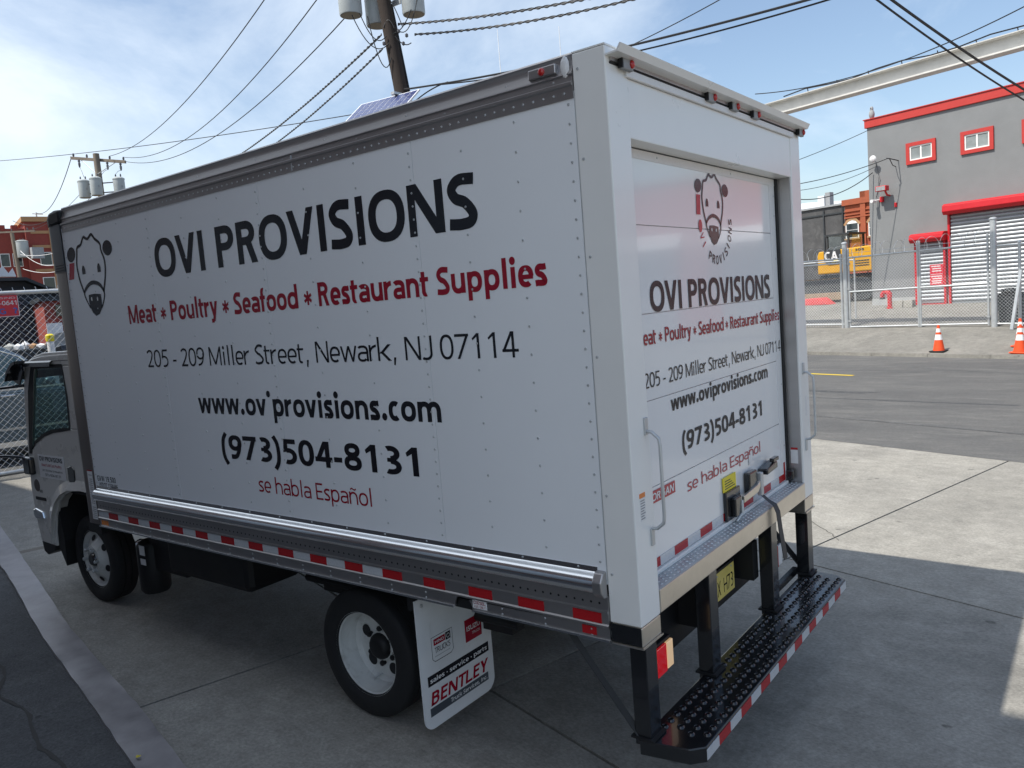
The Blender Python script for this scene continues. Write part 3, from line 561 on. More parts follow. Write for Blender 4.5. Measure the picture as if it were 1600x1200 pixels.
# rivets (several hundred small heads: one mesh)
hemi = []
def rivets(pts, axis, r, name, mt, parent=T):
    mb = MB()
    for p in pts:
        ring = []; vs = []
        for rr, h in ((1, 0), (.75, .45)):
            for j in range(7):
                a = 2*math.pi*j/7; u, v = rr*r*math.cos(a), rr*r*math.sin(a)
                vs.append((p[0]-h*r, p[1]+u, p[2]+v) if axis == 'x' else (p[0]+u, p[1]-h*r, p[2]+v))
        vs.append((p[0]-.62*r, p[1], p[2]) if axis == 'x' else (p[0], p[1]-.62*r, p[2]))
        mb.add(vs, [(j, (j+1) % 7, 7+(j+1) % 7, 7+j) for j in range(7)] + [(7+j, 7+(j+1) % 7, 14) for j in range(7)])
    return mb.build(name, mt, parent, smooth=True, kind='stuff')
pts = []
for k_ in range(4):
    a, b = seams[k_+1], seams[k_]
    zz = 1.31
    while zz < 3.26: pts.append((0, a+.022, zz)) if k_ < 3 else None; zz += .0635
    for fr in (1/3, 2/3):
        yy = a + (b-a)*fr; zz = 1.33 + (.06 if fr > .5 else 0)
        while zz < 3.24: pts.append((0, yy, zz)); zz += .127
zz = 1.30
while zz < 3.27: pts += [(0, 4.835, zz)]; zz += .0635
zz = 1.30
while zz < 3.27: pts += [(0, .185, zz)]; zz += .078
rivets(pts, 'x', .0066, 'panel_rivets', 'galv')
pts = [(-.0045, .20+i*.0527, 3.295) for i in range(88)] + [(.0005, .25+i*.61, 3.350) for i in range(8)] + [(.004, .5+i*.61, 3.39) for i in range(8)]
pts += [(-.006, .25+i*.255+dy, z) for i in range(18) for z in (.985, .957) for dy in (0,) if abs(.25+i*.255-ny) > .09]
pts += [(-.004, .3+i*.31, 1.265) for i in range(15)]
rivets(pts, 'x', .0062, 'rail_rivets', 'galv')
pts = [(-.0072, .20+i*.0435, 1.112) for i in range(107)]
mb = MB()
for p in pts: mb.add([(p[0], p[1]+.0062*math.cos(j*math.pi/3), p[2]+.0062*math.sin(j*math.pi/3)) for j in range(6)], [tuple(range(6))])
mb.build('rail_holes', 'black_frame', T, kind='stuff')

# --- lettering on the side
Pside = lambda u, v: (-.0012, -u, v)
BK, RD = 'vinyl_black', 'vinyl_red'
lettering(T, 'OVI PROVISIONS', Pside, -3.55, -.713, 2.815, .25, BK, .028, label='black OVI PROVISIONS lettering across the side')
lettering(T, 'Meat * Poultry * Seafood * Restaurant Supplies', Pside, -3.995, -.354, 2.521, .131, RD, .024, 'M', label='red line Meat Poultry Seafood Restaurant Supplies on the side')
lettering(T, '205 - 209 Miller Street, Newark, NJ 07114', Pside, -3.813, -.539, 2.208, .12, BK, -.002, label='black street address line on the side')
lettering(T, 'www.oviprovisions.com', Pside, -3.227, -1.051, 1.893, .103, BK, .022, 'x', drop=6, label='black web address on the side with one letter half peeled away')
lettering(T, '(973)504-8131', Pside, -3.015, -1.242, 1.604, .152, BK, .028, '8', label='large black telephone number on the side')
lettering(T, 'se habla Espa\u00f1ol', Pside, -2.655, -1.624, 1.408, .105, RD, -.004, 'l', label='thin red se habla Espanol line on the side')
lettering(T, 'GVW 19,500', Pside, -4.818, -4.52, 1.316, .042, BK, .02)
lettering(T, 'USDOT 1194446', Pside, -4.80, -4.50, 1.262, .042, BK, .02)
MB().box(-.0015, .0005, .855, .945, .958, 1.003).build('fuel_label', 'label_white', T)
o = [x for x in T.children if x.name.startswith('fuel_label')][0]; o.location.x -= .0065
Pf = lambda u, v: (-.0088, -u, v)
lettering(T, 'DIESEL', Pf, -.938, -.862, .981, .016, RD, .02); lettering(T, 'FUEL ONLY', Pf, -.936, -.864, .963, .012, RD, .01)

# --- cow emblem (side u = -y); scaled copy on the door
def cow(P, name_parent, cx, cz, k, rear=False):
    def loc(p): return (cx + (p[0]+4.46)*k, cz + (p[1]-2.90)*k)
    def add(vs, fs, mt, nm='emblem'):
        mb = MB(); mb.add([P(*loc(v)) for v in vs], fs); mb.build(nm, mt, name_parent)
    Rt = [(-4.545, 3.178), (-4.52, 3.201), (-4.46, 3.178), (-4.397, 3.204), (-4.352, 3.168), (-4.283, 3.124), (-4.278, 3.079), (-4.247, 3.012), (-4.245, 2.948), (-4.264, 2.88), (-4.293, 2.818), (-4.313, 2.775)]
    Lf = [(-4.52, 3.201), (-4.545, 3.178), (-4.58, 3.146), (-4.64, 3.131), (-4.659, 3.082), (-4.68, 3.012), (-4.677, 2.951), (-4.659, 2.876), (-4.618, 2.788)]
    a, b = stroke([tuple(p) for p in catm(Rt[1:], 4)], .022); add(a, b, BK, 'emblem_outline')
    a, b = stroke([tuple(p) for p in catm(Lf, 4)], .022); add(a, b, BK, 'emblem_outline')
    ring = [(-4.549, 2.669), (-4.582, 2.713), (-4.608, 2.751), (-4.615, 2.788), (-4.568, 2.827), (-4.50, 2.852), (-4.441, 2.853), (-4.375, 2.838), (-4.332, 2.809), (-4.311, 2.778), (-4.314, 2.743), (-4.337, 2.703), (-4.372, 2.664)]
    c = [tuple(p) for p in catm(ring, 4)]; w = [.014+.017*math.sin(math.pi*i/(len(c)-1))**2 for i in range(len(c))]
    a, b = stroke(c, w); add(a, b, BK, 'emblem_muzzle')
    nose = [(-4.553, 2.769), (-4.46, 2.772), (-4.365, 2.762), (-4.363, 2.717), (-4.366, 2.664), (-4.415, 2.619), (-4.476, 2.606), (-4.521, 2.631), (-4.555, 2.680), (-4.562, 2.72)]
    add(nose, [tuple(range(len(nose)))[::-1]], BK, 'emblem_nose')
    for q in ((-4.512, 2.735), (-4.421, 2.732)):
        P2 = lambda u, v: tuple(Vector(P(u, v)) + (Vector((0, -.0006, 0)) if rear else Vector((-.0006, 0, 0))))
        mb = MB(); mb.add([P2(*loc(v)) for v in ell(*q, .010, .015, n=12)], [tuple(range(12))]); mb.build('emblem_nostril', 'label_white', name_parent)
    for q in ((-4.583, 2.957), (-4.342, 2.953)):
        e = [(q[0]-.026, q[1]-.03), (q[0]+.026, q[1]-.03), (q[0]+.026, q[1]+.005), (q[0]+.012, q[1]+.032), (q[0]-.008, q[1]+.036), (q[0]-.024, q[1]+.012)]
        add(e, [tuple(range(6))], BK, 'emblem_eye')
    for q, r in (((-4.751, 3.089), .3), ((-4.18, 3.083), -.05)):
        e = ell(*q, .070, .055, r, 28); add(e, [tuple(range(28))], BK, 'emblem_ear')
    add([(-4.797, 3.026), (-4.716, 3.026), (-4.756, 2.903), (-4.837, 2.903)] if not rear else [(-4.797, 3.016), (-4.716, 3.016), (-4.73, 2.853), (-4.81, 2.853)], [(0, 1, 2, 3)], 'vinyl_red_pale', 'emblem_bar')
cow(Pside, T, -4.46, 2.90, 1.0)

# --- rear frame
for x0, x1 in ((0, .178), (2.262, 2.44)):
    MB().box(x0, x1, 0, .155, 1.03, 3.445).build('rear_post', 'frame_white', T, bevel=.006)
    b = MB().box(x0+.001, x1-.001, .001, .15, .943, 1.028); b.build('post_foot', 'stainless', T, bevel=.004)
    MB().box(x0-.001 if x0 == 0 else x0+.02, x0+.03 if x0 == 0 else x1+.001, .004, .152, .945, 1.027).build('foot_plate', 'black_metal', T)
    MB().box(x0-.004, x1+.004, -.006, .15, .934, .942).build('foot_flange', 'stainless', T)
MB().prism([(.1785, 3.345), (.1785, 3.100), (2.2615, 3.100), (2.2615, 3.345)], 'y', .004, .10).build('rear_header', 'frame_white', T, bevel=.004)
MB().box(.1785, 2.2615, .03, .10, 3.345, 3.44).build('header_back', 'frame_white', T)
MB().box(.15, 2.30, -.012, .004, 3.343, 3.375).build('light_rail', 'label_white', T, bevel=.003)
MB().box(.03, 2.44, -.004, .03, 3.376, 3.384).build('light_wire', 'black_frame', T)
MB().box(.03, 2.44, -.010, .012, 3.386, 3.402).build('light_rail', 'aluminium', T)
mb = MB(); mb.prism([(0, 3.408), (-.052, 3.412), (-.068, 3.436), (-.074, 3.433), (-.058, 3.405), (0, 3.401)], 'x', .0, 2.44); mb.build('rain_canopy', 'frame_white', T)
MB().box(0, 2.44, -.0, .155, 3.4455, 3.452).build('frame_top', 'frame_white', T)
for x in (.13, .985, 1.29, 1.60, 2.40):
    mb = MB().box(x-.035, x+.05, -.032, -.008, 3.362, 3.408); b = mb.build('clearance_lamp', 'stone_grey', T, bevel=.006)
    MB().ico((x+.03, -.034, 3.387), (.016, .012, .018), 2).build('lens', 'lens_red', b, smooth=True)
    MB().box(x-.045, x-.036, -.03, -.008, 3.366, 3.404).build('gasket', 'black_frame', b)
mb = MB().box(-.012, .012, .23, .37, 3.383, 3.425); b = mb.build('clearance_lamp', 'aluminium', T, bevel=.005)
MB().ico((-.014, .30, 3.405), (.010, .017, .017), 2).build('lens', 'lens_red', b, smooth=True)
MB().ico((0, .19, 3.40), (.012, .022, .045), 2).build('sealant', 'label_white', T)
rivets([(0, .13, z) for z in (3.38, 3.02, 2.62, 2.2, 1.6, 1.25)] , 'x', .007, 'post_rivets', 'galv')
# door opening: jambs, tracks, panels
MB().box(2.250, 2.2615, .012, .105, 1.145, 3.099).build('door_jamb', 'aluminium', T)
MB().box(.1785, .190, .012, .105, 1.145, 3.099).build('door_jamb', 'aluminium', T)
MB().box(2.215, 2.249, .088, .112, 1.145, 3.099).build('door_track', 'black_frame', T)
MB().box(.191, .225, .088, .112, 1.145, 3.099).build('door_track', 'black_frame', T)
zs = [3.099, 2.760, 2.357, 1.957, 1.553, 1.165]
DP = []
for i in range(5):
    o = MB().box(.226, 2.214, .100, .125, zs[i+1]+.0022, zs[i]-.0022).build('door_panel', 'door_white', T); DP.append(o)
MB().box(.226, 2.214, .11, .13, 1.16, 3.09).build('door_core', 'galv', T)
MB().box(2.12, 2.213, .0975, .0999, 1.20, 3.06).build('door_stile', 'label_white', T)
MB().box(.226, 2.214, .085, .12, 1.142, 1.164).build('door_seal', 'frame_white', T, bevel=.004)
MB().box(.226, 2.214, .0965, .0998, 3.055, 3.095).build('top_cap', 'label_white', T)
rivets([(x, .0965, z) for x, z in ((.6, 3.075), (1.5, 3.075), (2.19, 2.99), (2.19, 2.87), (2.19, 2.6), (2.19, 2.2), (2.19, 1.8), (2.19, 1.4))], 'y', .006, 'door_screws', 'galv')
Pd = lambda u, v: (u, .0972, v)
lettering(T, 'OVI PROVISIONS', Pd, .45, 2.06, 2.362, .142, BK, .030, label='black OVI PROVISIONS lettering on the rear door')
lettering(T, 'Meat * Poultry * Seafood * Restaurant Supplies', Pd, .285, 2.205, 2.214, .070, RD, .018, 'M', label='red line Meat Poultry Seafood Restaurant Supplies on the rear door')
lettering(T, '205 - 209 Miller Street, Newark, NJ 07114', Pd, .345, 2.205, 2.016, .070, BK, -.002)
lettering(T, 'www.oviprovisions.com', Pd, .60, 1.95, 1.874, .056, BK, .022, 'x')
lettering(T, '(973)504-8131', Pd, .70, 1.82, 1.657, .092, BK, .028, '8')
lettering(T, 'se habla Espa\u00f1ol', Pd, .73, 1.762, 1.443, .066, 'vinyl_red_pale', -.004, 'l')
cow(Pd, T, 1.235, 2.862, .625, rear=True)
# arc lettering below the emblem
def arc_text(s, cx, cz, r, a0, a1, hgt, mts):
    for i, ch in enumerate(s):
        if ch == ' ': continue
        a = R_(a0 + (a1-a0)*i/(len(s)-1)); px, pz = cx + r*math.cos(a), cz + r*math.sin(a)
        tx, tz = -math.sin(a), math.cos(a)                      # text direction (counter-clockwise along the bottom)
        nx, nz = -math.cos(a), -math.sin(a)                     # up, towards the centre
        wdt = hgt*(.175 if ch == 'I' else .70)
        lettering(T, ch, lambda u, v, px=px, pz=pz, tx=tx, tz=tz, nx=nx, nz=nz: Pd(px+tx*u+nx*v, pz+tz*u+nz*v), -wdt/2, wdt/2, 0, hgt, mts(i), .016, name='emblem_letter')
arc_text('VI PROVISIONS', 1.26, 2.80, .225, 203, 362, .047, lambda i: 'vinyl_red_pale' if i < 2 else BK)
mb = MB(); mb.add([Pd(*p) for p in ell(1.058, 2.775, .024, .033, n=20)], [tuple(range(20))]); mb.build('emblem_dot', 'vinyl_red_pale', T)
# maker's plate, tape, hardware
MB().box(.27, .588, .0958, .0972, 1.478, 1.536).build('maker_plate', 'vinyl_red_pale', T)
lettering(T, 'MORGAN', lambda u, v: (u, .0952, v), .282, .570, 1.489, .036, 'label_white', .04, shear=.15)
x = .24; i = 0
while x < 2.19:
    w = .152; e = min(x+w, 2.19)
    MB().box(x+.0005, e-.0005, .0965, .0985, 1.172, 1.216).build('reflective_strip', 'tape_red' if i % 2 == 0 else 'tape_white', T); x += w; i += 1
MB().box(2.16, 2.19, .0962, .0984, 1.217, 1.29).build('reflective_strip', 'tape_red', T)
MB().box(.24, .262, .0962, .0984, 1.217, 1.27).build('reflective_strip', 'tape_red', T)
# grab handles
for x in (.140, 2.325):
    z0, z1 = (1.432, 1.862) if x < 1 else (1.42, 1.862)
    pth = [(x, -.006, z0), (x, -.03, z0+.003)] + [(x+.0, -.062, z0+.03), (x, -.066, z0+.06), (x, -.066, z1-.06), (x, -.062, z1-.03), (x, -.03, z1-.003), (x, -.006, z1)]
    g = MB().tube(pth, .0078, 10).build('grab_handle', 'galv', T, smooth=True)
    for zz in (z0-.03, z1+.03): MB().box(x-.014, x+.014, -.009, .001, zz-.045, zz+.03).build('handle_plate', 'galv', g, bevel=.002)
MB().box(.05, .10, -.0015, .001, 1.585, 1.605).build('warning_band', 'orange_label', T)
MB().box(.05, .10, -.0015, .001, 1.485, 1.584).build('warning_label', 'label_white', T)
mb = MB()
for i in range(8): mb.box(.054, .094-.012*random.random(), -.0022, -.0014, 1.492+i*.0112, 1.497+i*.0112)
mb.build('label_print', 'stone_grey', T)
MB().box(2.2480, 2.2498, .03, .075, 1.27, 1.36).build('warning_label', 'label_white', T)
MB().box(2.2475, 2.2497, .03, .075, 1.361, 1.375).build('label_band', 'tape_red', T)
MB().box(2.35, 2.38, -.0015, .001, 1.57, 1.70).build('warning_label', 'label_white', T)
# sill
MB().prism([(-.004, 1.140), (-.004, 1.036), (.10, 1.036), (.10, 1.130), (.14, 1.130), (.14, 1.142)], 'x', .1785, 2.2615).build('rear_sill', 'stainless', T, bevel=.003)
MB().box(.1785, 2.2615, .0, .098, 1.1405, 1.1425).build('sill_tread', 'galv', T)
mb = MB()
for r_, yy in enumerate((.022, .046, .070)):
    x = .20 + (.02 if r_ % 2 else 0)
    while x < 2.25: mb.lathe([(.0085, 1.1425), (.0065, 1.1465), (.003, 1.1465), (.0025, 1.143)], (x, yy, 0), 'z', 6); x += .043
mb.build('sill_buttons', 'galv', T, kind='stuff')
# latch, yellow sticker, pull handle, strap
lt = MB().box(1.165, 1.365, .078, .0965, 1.168, 1.33).build('door_latch', 'black_metal', T, bevel=.004)
MB().box(1.225, 1.315, .05, .079, 1.18, 1.29).build('latch_cam', 'black_metal', lt, bevel=.008)
MB().tube([(1.245, .06, 1.155), (1.30, .045, 1.19), (1.315, .05, 1.26)], .008, 8).build('latch_rod', 'galv', lt)
MB().box(1.16, 1.34, .090, .0962, 1.332, 1.412).build('latch_sticker', 'sticker_yellow', T)
mb = MB()
for i in range(4): mb.box(1.18, 1.32-.02*i, .0892, .0898, 1.345+i*.014, 1.350+i*.014)
mb.build('sticker_print', 'bin_dark', T)
lb = MB().prism([(1.34, 1.235), (1.56, 1.245), (1.60, 1.27), (1.60, 1.305), (1.56, 1.29), (1.34, 1.275)], 'y', .045, .062).build('latch_bar', 'stainless', T, bevel=.004)
MB().box(1.47, 1.59, .058, .0965, 1.245, 1.375).build('latch_keeper', 'black_metal', T, bevel=.008)
MB().box(1.605, 1.64, .04, .07, 1.21, 1.35).build('latch_hasp', 'galv', T, bevel=.006)
MB().box(1.565, 1.61, .0955, .0968, 1.40, 1.46).build('latch_label', 'label_white', T)
ph = MB().prism([(1.70, 1.315), (1.88, 1.325), (1.88, 1.365), (1.86, 1.37), (1.70, 1.35)], 'y', .035, .0965).build('pull_handle', 'black_metal', T, bevel=.008)
MB().box(1.80, 1.89, .03, .06, 1.372, 1.395).build('handle_lip', 'black_metal', ph, bevel=.004)
MB().box(2.20, 2.235, .05, .097, 1.165, 1.235).build('corner_roller', 'black_metal', T, bevel=.01)
sp = [(1.615, .045, 1.215), (1.63, .02, 1.185), (1.645, -.015, 1.155), (1.652, -.03, 1.11), (1.664, -.036, 1.0), (1.69, -.05, .82)]
mb = MB(); hw = .028
vs = []
for i, p in enumerate(sp):
    k_ = hw*(.7 if i < 2 else 1.0 + .12*i/5)
    vs += [(p[0]-k_, p[1], p[2]), (p[0]+k_, p[1], p[2]), (p[0]+k_, p[1]-.004, p[2]-.002), (p[0]-k_, p[1]-.004, p[2]-.002)]
mb.add(vs, [(i*4+j, i*4+(j+1) % 4, (i+1)*4+(j+1) % 4, (i+1)*4+j) for i in range(len(sp)-1) for j in range(4)] + [(0, 1, 2, 3), (23, 22, 21, 20)])
mb.build('pull_strap', 'bin_dark', T)
# --- step bumper
for x in (.030, .715, 1.62, 2.305):
    MB().box(x, x+.10, .005, .085, .47, 1.034 if x in (.715, 1.62) else .94).build('bumper_post', 'black_metal', T, bevel=.004)
    MB().box(x-.012, x+.112, -.012, .10, .502, .512).build('post_weld', 'black_frame', T)
zt = .50
mb = MB(); stp = [(.02, .06), (.055, -.16), (.11, -.215), (2.33, -.215), (2.385, -.16), (2.42, .06)]
mb.prism(stp, 'z', zt-.07, zt); mb.build('step_plate', 'black_metal', T, bevel=.005)
bt = MB().lathe([(.0185, 0), (.0165, .005), (.011, .0085), (.0085, .007), (.0075, -.001)], (0, 0, 0), 'z', 12).mesh('tread_button', True); bt.materials.append(M['black_metal'])
hole = MB().lathe([(.0078, .0016), (.0001, .0016)], (0, 0, 0), 'z', 10).mesh('hole'); hole.materials.append(M['joint'])
for r_, yy in enumerate((.010, -.053, -.116, -.178)):
    x = .17 + (.031 if r_ % 2 else 0)
    while x < 2.31:
        if not (r_ == 0 and any(abs(x-(q+.05)) < .085 for q in (.03, .715, 1.62, 2.305))): inst('tread_button', bt, T, (x, yy, zt))
        x += .062
seg = 2.22/17
for i in range(17):
    x0 = .11+i*seg; MB().box(x0+.0005, x0+seg-.0005, -.2175, -.2152, zt-.060, zt-.012).build('reflective_strip', 'tape_white' if i % 2 == 0 else 'tape_red', T)
for sg, x in ((1, .045), (-1, 2.395)):
    MB().tube([(x, .42, .94), (x, .055, .49)], .020, 4).build('bumper_brace', 'black_frame', T)
MB().box(.60, 1.86, .225, .25, .60, 1.03).build('tail_plate', 'black_frame', T)
MB().box(1.72, 2.31, .085, .115, .50, .545).build('bumper_tie', 'black_metal', T)
# tail lamps, plate
for x0 in (.325, 1.93):
    tl = MB().box(x0-.02, x0+.175, .125, .175, .62, .785).build('tail_lamp', 'black_frame', T, bevel=.005)
    MB().box(x0, x0+.10, .110, .1245, .632, .772).build('lens', 'lamp_on_red' if x0 < 1 else 'lens_red', tl, bevel=.004)
    MB().box(x0+.102, x0+.165, .108, .1245, .640, .772).build('lens', 'lamp_on_warm' if x0 < 1 else 'label_white', tl, bevel=.004)
    MB().tube([(x0+.08, .15, .80), (x0+.08, .2, .95)], .012, 6).build('lamp_bracket', 'black_frame', tl)
pl = MB().box(1.205, 1.507, .198, .201, .662, .826).build('number_plate', 'plate_yellow', T, bevel=.002)
lettering(T, 'H73', lambda u, v: (u, .1972, v), 1.345, 1.485, .688, .086, BK, .01)
lettering(T, 'X', lambda u, v: (u, .1972, v), 1.255, 1.30, .688, .086, BK, .01)
for q in (1.25, 1.46): MB().ico((q, .197, .812), .006).build('plate_screw', 'galv', T)
MB().box(1.19, 1.52, .201, .207, .65, .84).build('plate_holder', 'black_frame', T)
# --- chassis
for x in (.80, 1.56): MB().box(x, x+.08, .1, 6.3, .70, .93).build('frame_rail', 'black_frame', T)
for y_ in (.5, 1.3, 2.6, 3.8): MB().box(.35, 2.09, y_, y_+.08, .90, .97).build('cross_member', 'black_frame', T)
MB().lathe([(.0, 0), (.08, 0), (.08, 1.6), (.0, 1.6)], (.42, 2.03, .40), 'x', 14).build('rear_axle', 'black_frame', T)
MB().ico((1.22, 2.03, .42), (.2, .2, .2), 2).build('differential', 'black_frame', T, smooth=True)
MB().lathe([(.0, 0), (.06, 0), (.06, 1.7), (.0, 1.7)], (.38, 5.72, .45), 'x', 12).build('front_axle', 'black_frame', T)
MB().lathe([(.0, 0), (.045, 0), (.045, 3.4), (.0, 3.4)], (1.22, 2.05, .50), 'y', 12).build('drive_shaft', 'black_frame', T)
ft = MB().box(.26, .72, 3.30, 4.40, .53, .90).build('fuel_tank', 'black_frame', T, bevel=.05)
MB().box(.30, .72, 4.2, 4.75, .50, .88).build('battery_box', 'black_frame', T, bevel=.02)
df = MB().lathe([(0, 0), (.10, 0), (.12, .03), (.12, .40), (.10, .43), (0, .43)], (.34, 4.78, .30), 'z', 16).build('additive_tank', 'black_frame', T, smooth=True)
MB().lathe([(0, .0), (.035, .0), (.035, .05), (0, .05)], (.27, 4.76, .83), 'z', 14).build('filler_cap', 'blue_cap', df, smooth=True)
MB().box(.196, .199, 4.62, 4.70, .58, .63).build('tank_label', 'label_white', T); MB().box(.196, .199, 4.62, 4.70, .66, .74).build('tank_label', 'label_white', T)
MB().ico((.42, 5.12, .62), (.05, .05, .06), 2).build('air_fitting', 'chrome', T, smooth=True)
MB().lathe([(0, 0), (.11, 0), (.11, .9), (0, .9)], (2.0, 3.0, .62), 'y', 14).build('muffler', 'galv', T, smooth=True)
MB().lathe([(0, 0), (.03, 0), (.03, 1.9), (0, 1.9)], (.55, 1.1, .62), 'y', 10).build('leaf_spring', 'black_frame', T)
MB().box(.60, .72, 1.2, 2.9, .52, .58).build('leaf_spring', 'black_frame', T); MB().box(1.72, 1.84, 1.2, 2.9, .52, .58).build('leaf_spring', 'black_frame', T)
# --- wheels
def tyre_profile(r, w, ri):
    h = w/2
    return [(ri, h*.80), (ri+.012, h*.92), (ri+.05, h*1.0), (r-.055, h*.99), (r-.022, h*.92), (r-.006, h*.82), (r, h*.70), (r, h*.28), (r-.012, h*.27), (r-.012, h*.22), (r, h*.21), (r, -h*.21), (r-.012, -h*.22), (r-.012, -h*.27), (r, -h*.28), (r, -h*.70), (r-.006, -h*.82), (r-.022, -h*.92), (r-.055, -h*.99), (ri+.05, -h), (ri+.012, -h*.92), (ri, -h*.80)]
def wheel(xc, yc, zc, sg, w=.225, r=.40, style='front', name='wheel'):
    # sg: direction of the outer face along x
    t = MB().lathe(tyre_profile(r, w, .255), (xc, yc, zc), 'x', 56).build(name, 'rubber', T, smooth=True)
    h = w/2*.86
    if style == 'front':
        pr = [(.262, h+.004), (.268, h), (.262, h-.008), (.248, h-.012), (.236, h-.030), (.222, h-.045), (.205, h-.035), (.17, h-.012), (.135, h+.012), (.125, h+.028), (.085, h+.030), (.080, h+.018), (.070, h-.02), (0.0, h-.02)]
    else:
        pr = [(.262, h+.004), (.268, h), (.262, h-.008), (.248, h-.014), (.243, h-.075), (.236, h-.085), (.228, h-.125), (.214, h-.135), (.205, h-.150), (.18, h-.152), (.10, h-.148), (.095, h-.13), (.0, h-.13)]
    rim = MB().lathe([(a, b*sg) for a, b in pr], (xc, yc, zc), 'x', 48).build('rim', 'wheel_paint', t, smooth=True)
    for k_ in range(6 if style == 'front' else 5):
        a = 2*math.pi*(k_+.35)/(6 if style == 'front' else 5); rr = .190 if style == 'front' else .158
        off = (h-.0205) if style == 'front' else (h-.1465)
        c = Vector((xc+sg*(off), yc+rr*math.cos(a), zc+rr*math.sin(a))); mb = MB(); n = 18
        ra, rb = (.026, .034) if style == 'front' else (.037, .040)
        ur, ut = Vector((0, math.cos(a), math.sin(a))), Vector((0, -math.sin(a), math.cos(a)))
        nrm = Vector((sg, 0, 0))
        if style == 'front': ur = (ur - nrm*.6*1.0).normalized() if False else ur
        vs = [c + ur*ra*math.cos(2*math.pi*j/n) + ut*rb*math.sin(2*math.pi*j/n) for j in range(n)]
        if style == 'front': vs = [v + nrm*(-.012*((v-c).dot(ur)/ra)+.004) for v in vs]
        mb.add(vs, [tuple(range(n))]); mb.build('vent_hole', 'black_frame', t)
    if style == 'front':
        for k_ in range(6):
            a = 2*math.pi*k_/6; c = (xc+sg*(h+.030), yc+.105*math.cos(a), zc+.105*math.sin(a))
            MB().lathe([(.017, 0), (.017, sg*.03), (.012, sg*.036), (0, sg*.036)], c, 'x', 6).build('wheel_nut', 'galv', t)
        MB().lathe([(.068, sg*(h-.019)), (.062, sg*(h+.025)), (.045, sg*(h+.045)), (0, sg*(h+.045))], (xc, yc, zc), 'x', 20).build('hub', 'black_metal', t, smooth=True)
    else:
        MB().lathe([(.086, sg*(h-.149)), (.082, sg*(h-.110)), (.066, sg*(h-.090)), (.05, sg*(h-.082)), (0, sg*(h-.082))], (xc, yc, zc), 'x', 20).build('hub', 'black_frame', t, smooth=True)
        for k_ in range(6):
            a = 2*math.pi*(k_+.5)/6; c = (xc+sg*(h-.147), yc+.112*math.cos(a), zc+.112*math.sin(a))
            MB().lathe([(.017, 0), (.017, sg*.03), (.0, sg*.034)], c, 'x', 6).build('wheel_nut', 'black_frame', t)
        MB().tube([(xc+sg*(h-.14), yc+.02, zc-.19), (xc+sg*(h-.09), yc+.055, zc-.215)], .005, 6).build('valve', 'galv', t)
    return t
zr = gxy(.3, 2.03)+.398; zf = gxy(.35, 5.72)+.398
wheel(.285, 2.03, zr, -1, style='rear'); wheel(.545, 2.03, zr, -1, style='rear')
wheel(Wd-.285, 2.03, zr, 1, style='rear'); wheel(Wd-.545, 2.03, zr, 1, style='rear')
wheel(.39, 5.72, zf, -1); wheel(Wd-.39, 5.72, zf, 1)
# --- mud flaps
def flap(x0, x1, yf, letters):
    z0, z1, r = .125, .885, .075
    pts = [(x0, z1), (x0, z0+r)] + [(x0+r-r*math.cos(R_(a)), z0+r-r*math.sin(R_(a))) for a in range(15, 91, 15)] + [(x1-r+r*math.sin(R_(a)), z0+r-r*math.cos(R_(a))) for a in range(0, 91, 15)] + [(x1, z1)]
    fl = MB().prism(pts, 'y', yf, yf+.006).build('mud_flap', 'flap_white', T)
    MB().box(x0-.02, x1+.02, yf+.007, yf+.03, .84, .92).build('flap_bracket', 'black_frame', T)
    for q in (x0+.05, x1-.06): MB().ico((q, yf-.003, .845), (.013, .006, .013), 1).build('flap_bolt', 'galv', T)
    if not letters: return
    Y1, Y2 = yf-.0012, yf-.0024
    P1 = lambda u, v: (u, Y1, v); P2 = lambda u, v: (u, Y2, v)
    def rect(u0, u1, v0, v1, mt, Y=Y1, nm='flap_print'): MB().box(u0, u1, Y, Y+.001, v0, v1).build(nm, mt, T)
    a0, a1 = x0+.09, x1-.035
    rect(.095, .628, .372, .431, BK); lettering(T, 'sales \u00b7 service \u00b7 parts', P2, .112, .61, .388, .028, 'label_white', .02, 'l')
    lettering(T, 'BENTLEY', P1, .103, .600, .258, .076, RD, .045, shear=.22)
    rect(.095, .606, .198, .247, mat('print_slate', (.05, .06, .075), .4)); lettering(T, 'Truck Services, Inc.', P2, .26, .592, .211, .024, 'label_white', .015, 'T', shear=.15)
    # red square badge
    rect(.432, .580, .496, .630, RD); lettering(T, 'ISUZU', P2, .446, .566, .560, .028, 'label_white', .02); lettering(T, 'TRUCK', P2, .49, .566, .528, .016, 'sign_print', .0)
    # outlined badge
    b0, b1 = .148, .322
    vs, fs = stroke([(b0, .637), (b1, .637), (b1, .512), (b1-.02, .495), (b0+.02, .495), (b0, .512)], .003, True)
    mb = MB(); mb.add([P1(*p) for p in vs], fs); mb.build('flap_print', BK, T)
    rect(b0+.018, b0+.112, .586, .622, RD); lettering(T, 'HINO', P2, b0+.028, b0+.102, .596, .016, 'label_white', .02)
    rect(b0+.118, b0+.158, .583, .626, BK); vs, fs = stroke(ell(b0+.138, .604, .012, .012, n=16), .003, True); mb = MB(); mb.add([P2(*p) for p in vs], fs); mb.build('flap_print', 'label_white', T)
    lettering(T, 'TRUCKS', P1, b0+.022, b0+.152, .540, .032, BK, .0); rect(b0+.02, b0+.150, .520, .523, 'stone_grey')
flap(.045, .665, 1.42, True); flap(Wd-.665, Wd-.045, 1.42, False)
